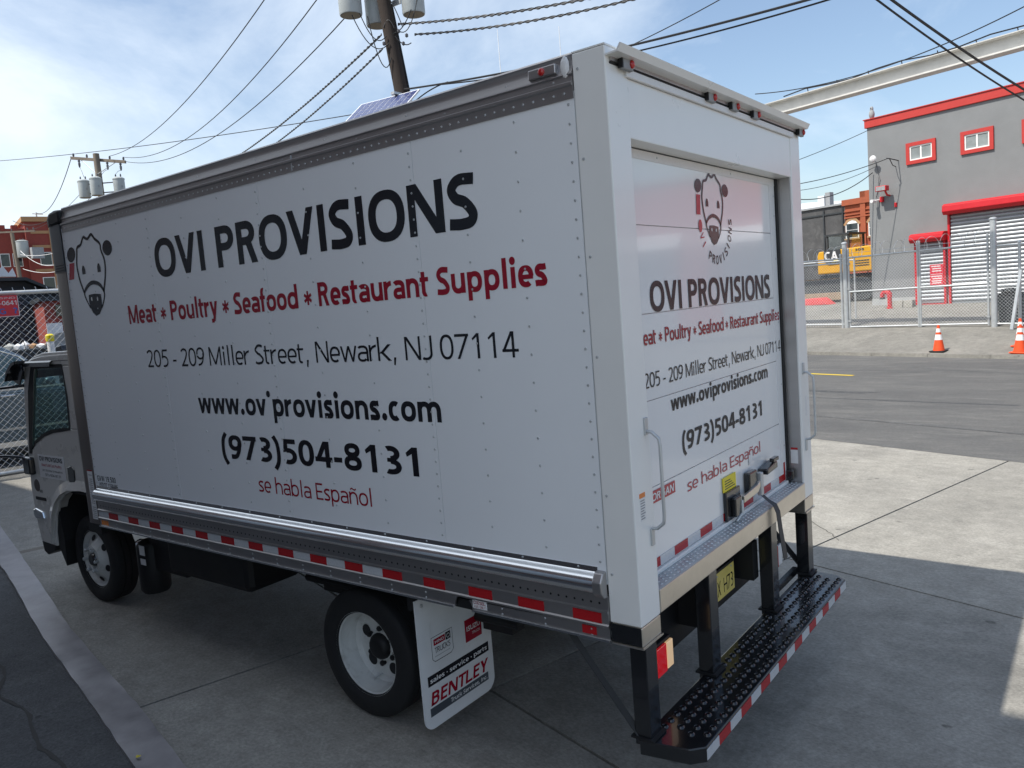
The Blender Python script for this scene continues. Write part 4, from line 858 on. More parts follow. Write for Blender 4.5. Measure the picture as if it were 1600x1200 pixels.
# ------------------------------------------------------------------ truck cab
def cabside(x, sg):
    x2 = x + sg*.035
    low = [(5.22, 1.10), (5.60, 1.11), (5.83, 1.09), (5.98, 1.04), (6.10, .96), (6.20, .83), (6.26, .66), (6.27, .53), (6.60, .54), (6.645, .76), (6.665, 1.07), (6.63, 1.36), (6.545, 1.43), (6.40, 1.52), (6.20, 1.595), (6.0, 1.635), (5.80, 1.655), (5.66, 1.665), (5.22, 1.665)]
    mb = MB(); mb.prism(low, 'x', x, x2)
    mb.prism([(5.22, 2.33), (5.22, 2.225), (5.65, 2.225), (6.22, 2.222), (6.40, 2.262), (6.24, 2.30), (6.05, 2.318)], 'x', x, x2)
    mb.prism([(6.40, 2.262), (6.22, 2.222), (6.29, 2.10), (6.545, 1.43), (6.63, 1.36), (6.56, 1.80), (6.50, 2.06)], 'x', x, x2)
    mb.prism([(5.22, 1.665), (5.66, 1.665), (5.63, 1.95), (5.65, 2.225), (5.22, 2.225)], 'x', x, x2)
    cs = mb.build('cab_side', 'cab_white', T, bevel=.010)
    gx = x + sg*.012
    win = [(5.66, 1.665), (5.80, 1.655), (6.0, 1.635), (6.20, 1.595), (6.40, 1.52), (6.545, 1.43), (6.29, 2.10), (6.22, 2.222), (5.65, 2.225), (5.63, 1.95)]
    g = MB(); g.add([(gx, *p) for p in win], [tuple(range(len(win)))]); g.build('side_window', 'cab_glass', T)
    vs, fs = stroke(win, .034, True); mb = MB(); mb.add([(x - sg*.003, *p) for p in vs], fs); mb.build('window_seal', 'black_frame', T)
    ap = [(6.20, 2.222), (6.28, 2.235), (6.42, 1.99), (6.585, 1.40), (6.52, 1.40), (6.25, 2.12)]; mb = MB(); mb.add([(x-sg*.004, *p) for p in ap], [tuple(range(6))]); mb.build('pillar_trim', 'black_frame', T)
    # arch flare
    arch = [(5.26, 1.115), (5.60, 1.125), (5.83, 1.105), (5.99, 1.055), (6.12, .97), (6.22, .84), (6.285, .66), (6.295, .56)]
    outer = [(5.26, 1.20), (5.62, 1.21), (5.88, 1.185), (6.06, 1.12), (6.20, 1.02), (6.31, .87), (6.375, .68), (6.385, .56)]
    mb = MB(); n = len(arch); vs = [(x-sg*.030, *p) for p in arch] + [(x-sg*.004, *p) for p in outer] + [(x+sg*.10, *p) for p in arch]
    mb.add(vs, [(i, i+1, n+i+1, n+i) for i in range(n-1)] + [(2*n+i, 2*n+i+1, i+1, i) for i in range(n-1)]); mb.build('arch_flare', 'cab_white', T, smooth=True)
    # wheel house liner, step and front splash
    MB().prism([(6.27, .53), (6.27, 1.06), (6.20, 1.06), (6.13, .60), (6.16, .35)], 'x', x+sg*.02, x+sg*.42).build('splash_guard', 'black_frame', T)
    MB().box(min(x+sg*.05, x+sg*.6), max(x+sg*.05, x+sg*.6), 5.22, 6.2, 1.06, 1.10).build('wheel_house', 'black_frame', T)
    MB().prism([(6.30, .54), (6.62, .545), (6.60, .44), (6.52, .41), (6.36, .47)], 'x', x+sg*.01, x+sg*.3).build('bumper_end', 'black_frame', T, bevel=.01)
    # door seam, handle, trim bar, emblem, indicator
    mb = MB(); vs, fs = stroke([(5.50, 2.27), (5.50, 1.13), (5.80, 1.215)], .006); mb.add([(x-sg*.0112, *p) for p in vs][:0] or [(x-sg*.0012, *p) for p in vs], fs)
    vs, fs = stroke([(5.50, 2.27), (6.20, 2.268), (6.36, 2.24)], .005); mb.add([(x-sg*.0012, *p) for p in vs], fs); mb.build('door_seam', 'joint', T)
    h = MB().prism([(5.69, 1.155), (5.79, 1.160), (5.815, 1.20), (5.81, 1.315), (5.73, 1.335), (5.68, 1.30)], 'x', x-sg*.008, x+sg*.01).build('door_handle', 'black_metal', T, bevel=.006)
    MB().box(min(x, x-sg*.004), max(x, x-sg*.004), 6.36, 6.58, .955, .985).build('trim_bar', 'black_frame', T)
    mb = MB(); mb.lathe([(0, -sg*.004), (.055, -sg*.004), (.06, 0)], (x, 6.52, 1.095), 'x', 20); mb.build('round_emblem', mat('emblem_brown', (.09, .07, .06), .5), T)
    ind = MB().prism([(6.43, .775), (6.62, .765), (6.655, .80), (6.65, .855), (6.60, .868), (6.45, .845)], 'x', x-sg*.018, x+sg*.02).build('indicator', 'chrome', T, bevel=.012)
    MB().box(5.21 if False else min(x, x+sg*.05), max(x, x+sg*.05), 5.215, 5.235, 1.1, 2.3).build('cab_corner', 'cab_white', T)
    for zz in (1.25, 1.75): MB().tube([(x-sg*.006, 5.36, zz), (x-sg*.03, 5.34, zz+.03), (x-sg*.03, 5.34, zz+.10), (x-sg*.006, 5.36, zz+.13)], .010, 8).build('side_grip', 'galv', T, smooth=True)
cabside(.20, 1); cabside(2.24, -1)
MB().prism([(5.22, 2.30), (6.05, 2.29), (6.30, 2.262), (6.40, 2.235), (6.42, 2.265), (6.24, 2.318), (6.05, 2.345), (5.22, 2.352)], 'x', .215, 2.225).build('cab_roof', 'cab_white', T, bevel=.01)
MB().box(.235, 2.205, 5.215, 5.24, .98, 2.30).build('cab_back', 'cab_white', T)
MB().prism([(6.60, .56), (6.66, .56), (6.69, .9), (6.685, 1.3), (6.64, 1.36), (6.60, 1.34)], 'x', .24, 2.20).build('cab_front', 'cab_white', T, bevel=.01)
g = MB(); g.add([(.24, 6.63, 1.36), (2.20, 6.63, 1.36), (2.20, 6.41, 2.24), (.24, 6.41, 2.24)], [(0, 1, 2, 3)]); g.build('windscreen', 'cab_glass', T)
MB().prism([(6.38, 2.285), (6.46, 2.27), (6.60, 2.19), (6.66, 2.10), (6.645, 2.10), (6.58, 2.175), (6.44, 2.245), (6.38, 2.26)], 'x', .10, 2.34).build('sun_visor', 'black_metal', T)
mb = MB(); mb.prism([(.185, 2.275), (.165, 2.262), (.158, 2.225), (.166, 2.225), (.176, 2.25), (.195, 2.262)], 'y', 5.80, 6.40); mb.build('rain_guard', 'black_metal', T)
mb = MB(); mb.prism([(6.40, 2.262), (6.62, 2.16), (6.60, 2.10), (6.48, 2.06), (6.36, 2.19)], 'x', .155, .168); mb.build('visor_cheek', 'black_metal', T)
for x in (.45, 1.22, 1.99): MB().prism([(6.05, 2.345), (6.20, 2.33), (6.18, 2.39), (6.08, 2.40)], 'x', x-.06, x+.06).build('roof_marker', 'black_metal', T, bevel=.01)
# interior
MB().prism([(6.05, 1.45), (6.58, 1.42), (6.60, .95), (6.2, .95)], 'x', .26, 2.18).build('dashboard', 'interior', T, bevel=.03)
for x0, x1 in ((.34, .86), (1.0, 2.05)):
    s_ = MB().box(x0, x1, 5.36, 5.88, 1.12, 1.34).build('seat', 'interior', T, bevel=.04)
    MB().prism([(5.26, 1.30), (5.44, 1.30), (5.36, 1.92), (5.27, 1.92)], 'x', x0, x1).build('backrest', 'interior', s_, bevel=.03)
MB().box(.25, 2.19, 5.24, 6.6, 1.08, 1.115).build('cab_floor', 'interior', T)
ring = [(.62+.20*math.cos(a), 6.02-.09*math.sin(a), 1.50+.17*math.sin(a)) for a in [i*math.pi/12 for i in range(25)]]
MB().tube(ring, .013, 6, cap=False).build('steering_wheel', 'interior', T, smooth=True)
MB().tube([(2.18, 6.28, 1.92), (2.12, 6.25, 1.92), (2.10, 6.16, 1.90), (2.10, 6.12, 1.84), (2.10, 6.14, 1.66), (2.12, 6.24, 1.62), (2.18, 6.32, 1.62)], .016, 6).build('grab_loop', 'black_frame', T, smooth=True)
# mirrors
for x, sg in ((.20, 1), (2.24, -1)):
    MB().box(min(x-sg*.05, x+sg*.01), max(x-sg*.05, x+sg*.01), 6.50, 6.66, 1.20, 1.37).build('mirror_base', 'black_metal', T, bevel=.02)
    ma = MB().tube([(x-sg*.03, 6.58, 1.33), (x-sg*.05, 6.62, 1.37), (x-sg*.12, 6.80, 1.385), (x-sg*.26, 6.98, 1.39), (x-sg*.30, 7.0, 1.42), (x-sg*.30, 7.0, 2.0), (x-sg*.22, 6.9, 2.03), (x-sg*.0, 6.50, 2.05)], .014, 8).build('mirror_arm', 'black_metal', T, smooth=True)
    MB().box(x-sg*.30-.11, x-sg*.30+.11, 6.98, 7.06, 1.48, 1.92).build('mirror', 'black_metal', ma, bevel=.03)
# door magnet
MB().box(.1965, .1985, 5.865, 6.405, 1.185, 1.405).build('door_sign', 'label_white', T)
Pm = lambda u, v: (.1955, -u, v)
lettering(T, 'OVI PROVISIONS', Pm, -6.375, -5.90, 1.345, .042, BK, .03); lettering(T, 'Meat Cold Cuts Poultry', Pm, -6.34, -5.93, 1.295, .026, 'vinyl_red_pale', .02, 'M')
lettering(T, '205-209 Miller St Newark NJ', Pm, -6.34, -5.92, 1.248, .018, BK, .0); lettering(T, '973-504-8131', Pm, -6.29, -5.97, 1.203, .024, BK, .01)
lettering(T, 'NRR', Pm, -6.47, -6.40, 1.03, .03, BK, .02)

# ------------------------------------------------------------------ grey building across the street
GB = thing('grey_building', 'grey stucco two storey building with red parapet and silver roller shutters', 'building', (26, 8, gst(26, 8)), street=True)
gz = 1.20
MB().box(26, 38, 2.9, 12.88, .9, 7.72).build('wall', 'stucco_grey', GB)
MB().box(25.93, 38.05, 2.85, 12.95, 7.70, 7.98).build('parapet_cap', 'cap_red', GB, bevel=.015)
MB().box(25.90, 38.08, 2.82, 12.98, 7.98, 8.01).build('cap_flashing', 'cap_red', GB)
MB().box(25.97, 25.999, 2.9, 12.88, .9, 1.55).build('plinth', mat('stucco_plinth', (.36, .37, .37), .9, var=.12, vscale=1.5), GB)
def win(root, s, t0, t1, z0, z1):
    f = MB(); w = .12
    f.box(s-.06, s-.001, t0, t1, z0, z0+w); f.box(s-.06, s-.001, t0, t1, z1-w, z1); f.box(s-.06, s-.001, t0, t0+w, z0+w, z1-w); f.box(s-.06, s-.001, t1-w, t1, z0+w, z1-w)
    o = f.build('window', 'cap_red', root)
    a0, a1, b0, b1 = t0+w, t1-w, z0+w, z1-w; f = MB(); w2 = .045
    f.box(s-.035, s-.002, a0, a1, b0, b0+w2); f.box(s-.035, s-.002, a0, a1, b1-w2, b1); f.box(s-.035, s-.002, a0, a0+w2, b0+w2, b1-w2); f.box(s-.035, s-.002, a1-w2, a1, b0+w2, b1-w2); mid = (a0+a1)/2
    f.box(s-.03, s-.002, mid-.025, mid+.025, b0+w2, b1-w2); f.build('frame', 'window_white', o)
    for c0, c1 in ((a0+w2, mid-.025), (mid+.025, a1-w2)):
        MB().box(s-.012, s-.003, c0, c1, b0+w2, b1-w2).build('pane', mat('pane_sky', (.26, .29, .29), .08, coat=.8, var=.3, vscale=2.5), o)
for c in (10.985, 9.19, 7.38): win(GB, 26, c-.50, c+.50, 6.14, 6.87)
slat_prof = [(-.004, 0), (-.030, .018), (-.042, .050), (-.036, .085), (-.010, .118), (-.004, .127), (.0, .127), (.0, 0)]
def shutter(t0, t1, z0, z1, house=True, hz=.36):
    root = GB
    MB().box(25.94, 25.998, t0, t1, z0, z1).build('shutter_back', 'black_frame', root)
    sh = MB().box(25.90, 25.939, t0+.02, t1-.02, z0+.01, z0+.07).build('roller_shutter', 'shutter', root)
    w = t1-t0-.04; me = MB().prism([(x, z) for x, z in slat_prof], 'y', -w/2, w/2).mesh('slat', True); me.materials.append(M['shutter'])
    z = z0+.075
    while z < z1-.05: inst('slat', me, sh, (25.938, (t0+t1)/2, z)); z += .127
    for a, b in ((t0-.07, t0), (t1, t1+.07)): MB().box(25.86, 25.999, a, b, z0-.05, z1).build('guide_rail', 'paint_red', root)
    MB().prism([(25.62, z1+.02), (25.58, z1+.08), (25.60, z1+hz-.06), (25.72, z1+hz), (25.998, z1+hz), (25.998, z1-.03), (25.66, z1-.03)], 'y', t0-.12, t1+.12).build('shutter_hood', 'paint_red', root, bevel=.012)
shutter(10.28, 11.18, 1.30, 3.44, hz=.28); shutter(5.6, 10.05, 1.24, 4.27, hz=.33)
MB().box(25.82, 25.999, 10.20, 11.30, 1.235, 1.29).build('door_sill', 'paint_red', GB)
sg_ = MB().box(25.885, 25.893, 10.30, 10.74, 1.92, 2.62).build('notice', 'sign_red', GB)
mb = MB()
for z in (2.54, 2.46, 2.38, 2.20, 2.12, 2.04, 1.97): mb.box(25.8825, 25.8845, 10.34+.05*random.random(), 10.70-.06*random.random(), z, z+.035)
mb.box(25.8825, 25.8845, 10.32, 10.72, 2.28, 2.295); mb.build('notice_print', 'sign_print', sg_)
# wall fittings
fx = MB().box(25.55, 25.80, 12.03, 12.42, 5.36, 5.54).build('floodlight', 'paint_red', GB, bevel=.02)
MB().box(25.548, 25.553, 12.06, 12.39, 5.38, 5.52).build('lens', 'stone_grey', fx); MB().tube([(25.99, 12.12, 5.20), (25.80, 12.12, 5.22), (25.70, 12.14, 5.38)], .035, 8).build('arm', 'paint_red', fx)
dh = MB().lathe([(.0, .0), (.07, .012), (.11, .04), (.125, .07)], (25.70, 12.58, 6.55), 'x', 20).build('satellite_dish', 'label_white', GB, smooth=True); MB().tube([(25.999, 12.58, 6.45), (25.72, 12.58, 6.55)], .02, 6).build('dish_arm', 'galv', dh)
cm = MB().lathe([(0, 0), (.06, .0), (.06, .22), (.0, .24)], (25.62, 12.60, 5.06), 'x', 12).build('security_camera', 'label_white', GB, smooth=True); MB().tube([(25.999, 12.5, 5.10), (25.8, 12.57, 5.07)], .03, 6).build('camera_arm', 'label_white', cm)
MB().box(25.90, 25.999, 12.33, 12.45, 5.0, 5.20).build('alarm_bell', 'paint_red', GB, bevel=.02); MB().box(25.95, 25.999, 11.86, 11.95, 4.76, 4.92).build('alarm_box', 'paint_red', GB, bevel=.015)
MB().tube([(25.99, 11.78, 6.36), (25.45, 11.82, 6.41), (25.40, 11.9, 6.43)], .018, 6).build('service_bracket', 'black_frame', GB)
MB().tube([(25.46, 11.82, 6.41), (25.75, 11.86, 6.20), (25.99, 11.88, 6.17)], .014, 6).build('service_bracket', 'black_frame', GB)
MB().tube([(25.985, 12.60, 6.4), (25.985, 12.45, 5.8), (25.985, 12.62, 5.2)], .012, 5).build('wall_cable', 'wire_pale', GB)
# decoy bird on the parapet
BD = thing('bird_figure', 'small grey bird perched at the corner of the red parapet', 'bird', (26.1, 12.74, 8.01), street=True)
mb = MB(); mb.lathe([(0, 8.005), (.045, 8.01), (.085, 8.08), (.10, 8.17), (.085, 8.26), (.055, 8.31), (.062, 8.35), (.058, 8.40), (.035, 8.44), (0, 8.45)], (26.1, 12.74, 0), 'z', 14); mb.build('body', 'stone_grey', BD, smooth=True)
MB().prism([(12.70, 8.06), (12.66, 7.99), (12.78, 7.99), (12.78, 8.06)], 'x', 26.15, 26.22).build('tail', 'stone_grey', BD); MB().lathe([(.018, 0), (0, -.05)], (26.045, 12.74, 8.385), 'x', 6).build('beak', 'black_frame', BD)

# hydrant, concrete blocks, bin
FH = thing('standpipe', 'red fire department standpipe with curved double outlet in front of the grey wall', 'standpipe', (25.3, 11.92, gst(25.3, 11.92)), street=True)
z0 = gst(25.3, 11.9)
MB().lathe([(0, z0-.02), (.11, z0-.02), (.11, z0+.04), (.075, z0+.05), (.075, z0+.42), (0, z0+.42)], (25.3, 11.88, 0), 'z', 14).build('riser', 'paint_red', FH, smooth=True)
MB().tube([(25.3, 11.88, z0+.38), (25.3, 11.88, z0+.50), (25.3, 11.94, z0+.58), (25.3, 12.06, z0+.58), (25.3, 12.13, z0+.50), (25.3, 12.14, z0+.40)], [.085, .09, .095, .095, .085, .08], 12).build('outlet_bend', 'paint_red', FH, smooth=True)
MB().lathe([(.0, z0+.33), (.095, z0+.33), (.095, z0+.40), (.0, z0+.40)], (25.3, 12.14, 0), 'z', 12).build('outlet_cap', 'bin_dark', FH)
for t0, t1 in ((11.10, 11.42), (11.44, 11.86)):
    z0 = gst(25.45, 11.4); tag(MB().prism([(25.30, z0-.02), (25.34, z0+.24), (25.56, z0+.24), (25.60, z0-.02)], 'y', t0, t1).build('concrete_block', 'concrete', None, bevel=.015), 'low concrete block lying end to end beside the red standpipe', 'concrete block', 'concrete blocks by the standpipe')
for o in list(COL.objects):
    if o.name.startswith('concrete_block'): o.rotation_euler = (0, 0, -TH)

# ------------------------------------------------------------------ fences
def chain(root, fixed, a0, a1, z0, z1, pitch, r, along, zf=None):
    """woven wire between a0..a1 (along 's' or 't') at the fixed other coordinate"""
    mb = MB(); H = z1-z0; Wl = a1-a0
    for sgn in (1, -1):
        k = -H if sgn > 0 else 0; end = Wl if sgn > 0 else Wl+H; c = k - (k % pitch) if False else k
        while c < end:
            if sgn > 0: p0 = max(0, -c); p1 = min(H, Wl-c); A = (c+p0, p0); B = (c+p1, p1)
            else: p0 = max(0, c-Wl); p1 = min(H, c); A = (c-p0, p0); B = (c-p1, p1)
            if p1 > p0+.01:
                off = .006*sgn
                q = [(fixed+off, a0+A[0], z0+A[1]), (fixed+off, a0+B[0], z0+B[1])] if along == 't' else [(a0+A[0], fixed+off, z0+A[1]), (a0+B[0], fixed+off, z0+B[1])]
                mb.tube(q, r, 3, cap=False)
            c += pitch
    return mb.build('chain_mesh', 'galv', root, kind='stuff')
def pipe(root, p, q, r=.03, nm='rail', mt='galv', n=10): return MB().tube([p, q], r, n).build(nm, mt, root, smooth=True)
def post(root, s, t, h, r=.04, nm='post'):
    z = gst(s, t); o = MB().lathe([(0, z-.1), (r, z-.1), (r, z+h), (r*1.25, z+h+.005), (r*1.2, z+h+.03), (r*.7, z+h+.06), (0, z+h+.065)], (s, t, 0), 'z', 12).build(nm, 'galv', root, smooth=True); return o
Zg = gst(22, 9.3)
def gate(t0, t1, lbl):
    G = thing('chain_link_gate', lbl, 'gate', (22, (t0+t1)/2, gst(22, (t0+t1)/2)), street=True)
    zb, zt = Zg+.06, Zg+2.30; zm = Zg+1.20
    for z in (zb, zm, zt): pipe(G, (22, t0, z), (22, t1, z), .028, 'rail')
    for t in (t0, t1): pipe(G, (22, t, zb-.05), (22, t, zt+.30), .030, 'upright')
    chain(G, 22.0, t0, t1, zb, zt, .095, .0026, 't')
    for z in (zb+.2, zm+.1, zt-.2): MB().lathe([(.055, z-.03), (.055, z+.03)], (22, t1 if t1 > 10 else t0, 0), 'z', 10).build('hinge', 'galv', G)
    MB().tube([(22, t0, zt+.14), (22, t1, zt+.14)], .006, 4).build('barbed_wire', 'galv', G)
    return G
gate(9.30, 11.50, 'chain link gate leaf in front of the red standpipe and grey wall'); gate(7.35, 9.24, 'chain link gate leaf standing in front of the red framed door and wide shutter')
def coil(t0, t1, z, lbl):
    C_ = thing('razor_wire', lbl, 'razor wire', (22, (t0+t1)/2, z-.2), street=True)
    p = []; n = int((t1-t0)/.34*18)
    for i in range(n+1):
        a = 2*math.pi*i/18; p.append((22+.20*math.cos(a), t0+(t1-t0)*i/n+.05*math.sin(a*.5), z+.20*math.sin(a)+.02*math.sin(a*.37)))
    MB().tube(p, .007, 3).build('coil', 'galv', C_)
coil(7.4, 11.5, Zg+2.50, 'coil of razor wire along the top of the gates'); coil(11.7, 17.2, Zg+2.48, 'coil of razor wire on the fence in front of the excavator')
RF = thing('chain_link_fence', 'chain link fence with steel posts in front of the yellow excavator', 'fence', (22, 14.5, gst(22, 14.5)), street=True)
post(RF, 22, 11.62, 2.72, .075, 'gate_post'); post(RF, 22, 11.76, 2.35, .04)
for t in (13.6, 15.7, 17.8): post(RF, 22, t, 2.3, .032)
for z in (.10, 2.10, 2.24): pipe(RF, (22, 11.7, Zg+z+.05), (22, 17.9, Zg+z+.12), .026, 'rail')
chain(RF, 22.0, 11.7, 17.8, Zg+.1, Zg+2.2, .095, .0026, 't')
RF2 = thing('chain_link_fence', 'chain link fence in front of the dark bin with thick gate post', 'fence', (22, 6.5, gst(22, 6.5)), street=True)
post(RF2, 22, 7.20, 3.0, .085, 'gate_post'); post(RF2, 22, 6.55, 2.3, .04); post(RF2, 22, 4.4, 2.3, .04)
for z in (.08, 2.25): pipe(RF2, (22, 4.4, Zg+z-.08), (22, 7.2, Zg+z-.03), .026, 'rail')
chain(RF2, 22.0, 4.4, 7.15, Zg+.05, Zg+2.25, .095, .0026, 't')
MB().tube([(21.6, 6.62, gst(21.6, 6.6)), (21.95, 6.50, Zg+1.5)], .05, 8).build('leaning_pipe', 'galv', RF2)
# inner fence, further back, behind the first
RF3 = thing('chain_link_fence', 'low inner chain link fence behind the gates beside the excavator', 'fence', (23.6, 14.5, gst(23.6, 14.5)), street=True)
for t in (12.2, 14.6, 17.0): post(RF3, 23.6, t, 2.05, .03)
pipe(RF3, (23.6, 12.2, gst(23.6, 12.2)+2.0), (23.6, 17.0, gst(23.6, 17.0)+2.0), .024)
BN = thing('waste_bin', 'dark waste bin standing behind the chain link fence by the shutter', 'bin', (22.7, 6.85, gst(22.7, 6.85)), street=True)
zb = gst(22.7, 6.85)
MB().prism([(6.50, zb), (7.22, zb), (7.30, zb+.78), (6.42, zb+.78)], 'x', 22.35, 23.1).build('body', 'bin_dark', BN, bevel=.03); MB().box(22.32, 23.13, 6.38, 7.34, zb+.78, zb+.83).build('rim', 'bin_dark', BN)
MB().lathe([(0, 0), (.20, 0), (.24, .05), (.22, .12), (.1, .14), (0, .14)], (22.5, 6.98, zb+.83), 'z', 14).build('lid', 'bin_dark', BN)
# cones
def cone(s, t, tilt, lbl):
    z = gst(s, t); K = thing('traffic_cone', lbl, 'traffic cone', (s, t, z), street=True, group='orange traffic cones')
    MB().box(s-.18, s+.18, t-.18, t+.18, z+.002, z+.035).build('base', 'black_frame' if tilt == 0 else 'cone_orange', K, bevel=.01)
    def seg(z0, z1, e=0.0):
        R = lambda q: .142 + (.028-.142)*q/.66
        return [(R(z0)+e, z+.035+z0), (R(z1)+e, z+.035+z1)]
    MB().lathe([(.142, z+.035), (.028, z+.695), (.022, z+.70), (.0, z+.70)], (s, t, 0), 'z', 24).build('body', 'cone_orange', K, smooth=True)
    for a, b in ((.28, .42), (.48, .58)): MB().lathe(seg(a, b, .002), (s, t, 0), 'z', 24).build('collar', 'cone_white', K, smooth=True)
    K.rotation_euler = (tilt, tilt*.4, -TH)
cone(19.05, 7.40, 0, 'orange traffic cone with black base standing alone before the gate')
cone(19.05, 5.50, .03, 'orange traffic cone with two white collars nearer the road of the close pair'); cone(19.75, 5.72, -.02, 'orange traffic cone with two white collars further from the road of the close pair')
# ------------------------------------------------------------------ excavator and yard behind
EX = thing('excavator', 'yellow tracked excavator parked behind the fence beside the grey building', 'excavator', (31, 16.3, gst(31, 16.3)), street=True)
z0 = gst(30, 16.3)
for s in (29.2, 31.6):
    r = .48; pts = [(14.6+r*math.cos(R_(a)), z0+.5+r*math.sin(R_(a))) for a in range(-90, -271, -30)][::1]
    pts = [(15.0-r*math.sin(R_(a)), z0+.5+r*math.cos(R_(a))) for a in range(0, 181, 30)] + [(17.9+r*math.sin(R_(a)), z0+.5-r*math.cos(R_(a))) for a in range(0, 181, 30)]
    tk = MB().prism(pts, 'x', s, s+.55).build('track', 'bin_dark', EX, bevel=.03)
    for i in range(13):
        t = 14.95+i*.25; MB().box(s-.02, s+.57, t, t+.06, z0+.985, z0+1.02).build('track_shoe', 'track_mud', tk)
    for i in range(4): MB().lathe([(0, -.02), (.16, -.02), (.16, .02), (0, .02)], (s-.02, 15.2+i*.85, z0+.5), 'x', 12).build('roller', 'bin_dark', tk)
MB().prism([(15.4, z0+.10), (17.9, z0+.10), (18.0, z0+.42), (15.3, z0+.42)], 'x', 28.85, 29.0).build('dozer_blade', 'track_mud', EX, bevel=.02)
MB().box(29.7, 31.6, 15.6, 17.2, z0+.4, z0+1.15).build('undercarriage', 'bin_dark', EX)
MB().prism([(14.2, z0+1.22), (17.25, z0+1.22), (17.25, z0+2.02), (17.18, z0+2.20), (16.45, z0+2.22), (14.3, z0+2.28), (14.2, z0+2.2)], 'x', 29.6, 31.9).build('house', 'excavator_yellow', EX, bevel=.05)
MB().prism([(16.15, z0+1.62), (16.72, z0+1.60), (16.92, z0+1.78), (16.92, z0+2.23), (16.15, z0+2.23)], 'x', 29.57, 29.598).build('badge_panel', 'bin_dark', EX)
lettering(EX, 'CA', lambda u, v: (29.565, -u, v), -16.88, -16.26, z0+1.80, .36, 'label_white', .05)
mb = MB(); mb.add([(29.564, 16.55, z0+1.70), (29.564, 16.18, z0+1.70), (29.564, 16.36, z0+1.86)], [(0, 1, 2)]); mb.build('badge_triangle', 'sticker_yellow', EX)
lettering(EX, '308', lambda u, v: (29.594, -u, v), -15.5, -15.1, z0+2.08, .10, 'bin_dark', .03)
for i in range(3): MB().box(29.585, 29.599, 14.9, 15.6, z0+1.45+i*.1, z0+1.49+i*.1).build('vent', 'bin_dark', EX)
cbx = MB(); a0, a1, b0, b1, c0, c1 = 30.2, 31.5, 16.1, 17.15, z0+2.2, z0+2.85
for s in (a0, a1-.07):
    for t in (b0, b1-.07): cbx.box(s, s+.07, t, t+.07, c0, c1)
cbx.box(a0-.04, a1+.04, b0-.04, b1+.04, c1, c1+.08); cbx.box(a0, a1, b0, b1, c0-.1, c0); eb = cbx.build('cab', 'bin_dark', EX)
MB().box(a0+.03, a0+.035, b0+.07, b1-.07, c0, c1).build('pane', 'clear_glass', eb); MB().box(a0+.07, a1-.07, b0+.03, b0+.035, c0, c1).build('pane', 'clear_glass', eb)
MB().tube([(32.2, 15.3, z0+1.8), (33.0, 15.0, z0+2.9), (34.0, 14.2, z0+3.3)], [.25, .22, .18], 6).build('boom', 'excavator_yellow', EX)
MB().tube([(31.2, 14.6, z0+2.25), (31.2, 14.6, z0+2.6)], .06, 8).build('exhaust', 'bin_dark', EX)
for (t0, t1, h) in ((15.4, 17.0, .30), (17.1, 19.3, .38)):
    z = gst(27.6, t0); tag(MB().prism([(t0, z), (t1, z), (t1-.1, z+h*.9), (t0+.4, z+h)], 'x', 27.3, 27.9).build('road_barrier', 'barrier_red', None, bevel=.04), 'red plastic road barrier lying in front of the excavator tracks', 'barrier', 'red barriers by the excavator')
for o in list(COL.objects):
    if o.name.startswith('road_barrier'): o.rotation_euler = (0, 0, -TH)
# dark block building and orange brick house
DB = thing('block_building', 'low dark weathered block building with a white roof behind the excavator', 'building', (40, 25, gst(40, 25)), street=True)
MB().box(40, 50, 21.75, 33, 1.0, 6.45).build('wall', 'block_dark', DB); MB().box(39.9, 50, 21.7, 33, 6.45, 6.55).build('coping', 'stone_grey', DB)
MB().prism([(21.8, 6.55), (33, 6.55), (33, 7.25), (25, 7.05), (22.2, 6.80)], 'x', 41.6, 50).build('roof', 'roof_white', DB)
ch = MB().box(40.6, 41.0, 23.05, 23.35, 6.5, 7.35).build('chimney', 'stone_grey', DB); MB().box(40.5, 41.0, 23.35, 23.75, 6.5, 7.2).build('chimney_stack', 'roof_white', ch)
for t in (21.9, 23.05, 26.0): MB().box(39.93, 39.998, t, t+.08, 1.0, 6.3).build('pilaster', 'stone_grey' if t > 26 else 'bin_dark', DB)
MB().box(39.95, 39.998, 21.75, 33, 6.0, 6.08).build('string_course', 'bin_dark', DB)
OB = thing('brick_house', 'orange brick house with arched windows between the dark wall and grey building', 'house', (39.6, 20, gst(39.6, 20)), street=True)
MB().box(39.6, 50, 13, 21.59, 1.0, 6.61).build('wall', 'brick_orange', OB); MB().box(39.47, 39.9, 13, 21.70, 6.34, 6.65).build('cornice', 'brick_orange', OB)
MB().box(39.5, 39.6, 20.37, 20.66, 1.0, 6.98).build('pier', 'brick_orange', OB); MB().box(39.5, 40.0, 13, 20.64, 6.61, 6.98).build('parapet', 'brick_orange', OB)
for k_, zz in enumerate((5.98, 5.78, 5.62)): MB().box(39.53-.02*k_, 39.599, 13, 21.59, zz, zz+.08).build('brick_band', 'brick_orange', OB)
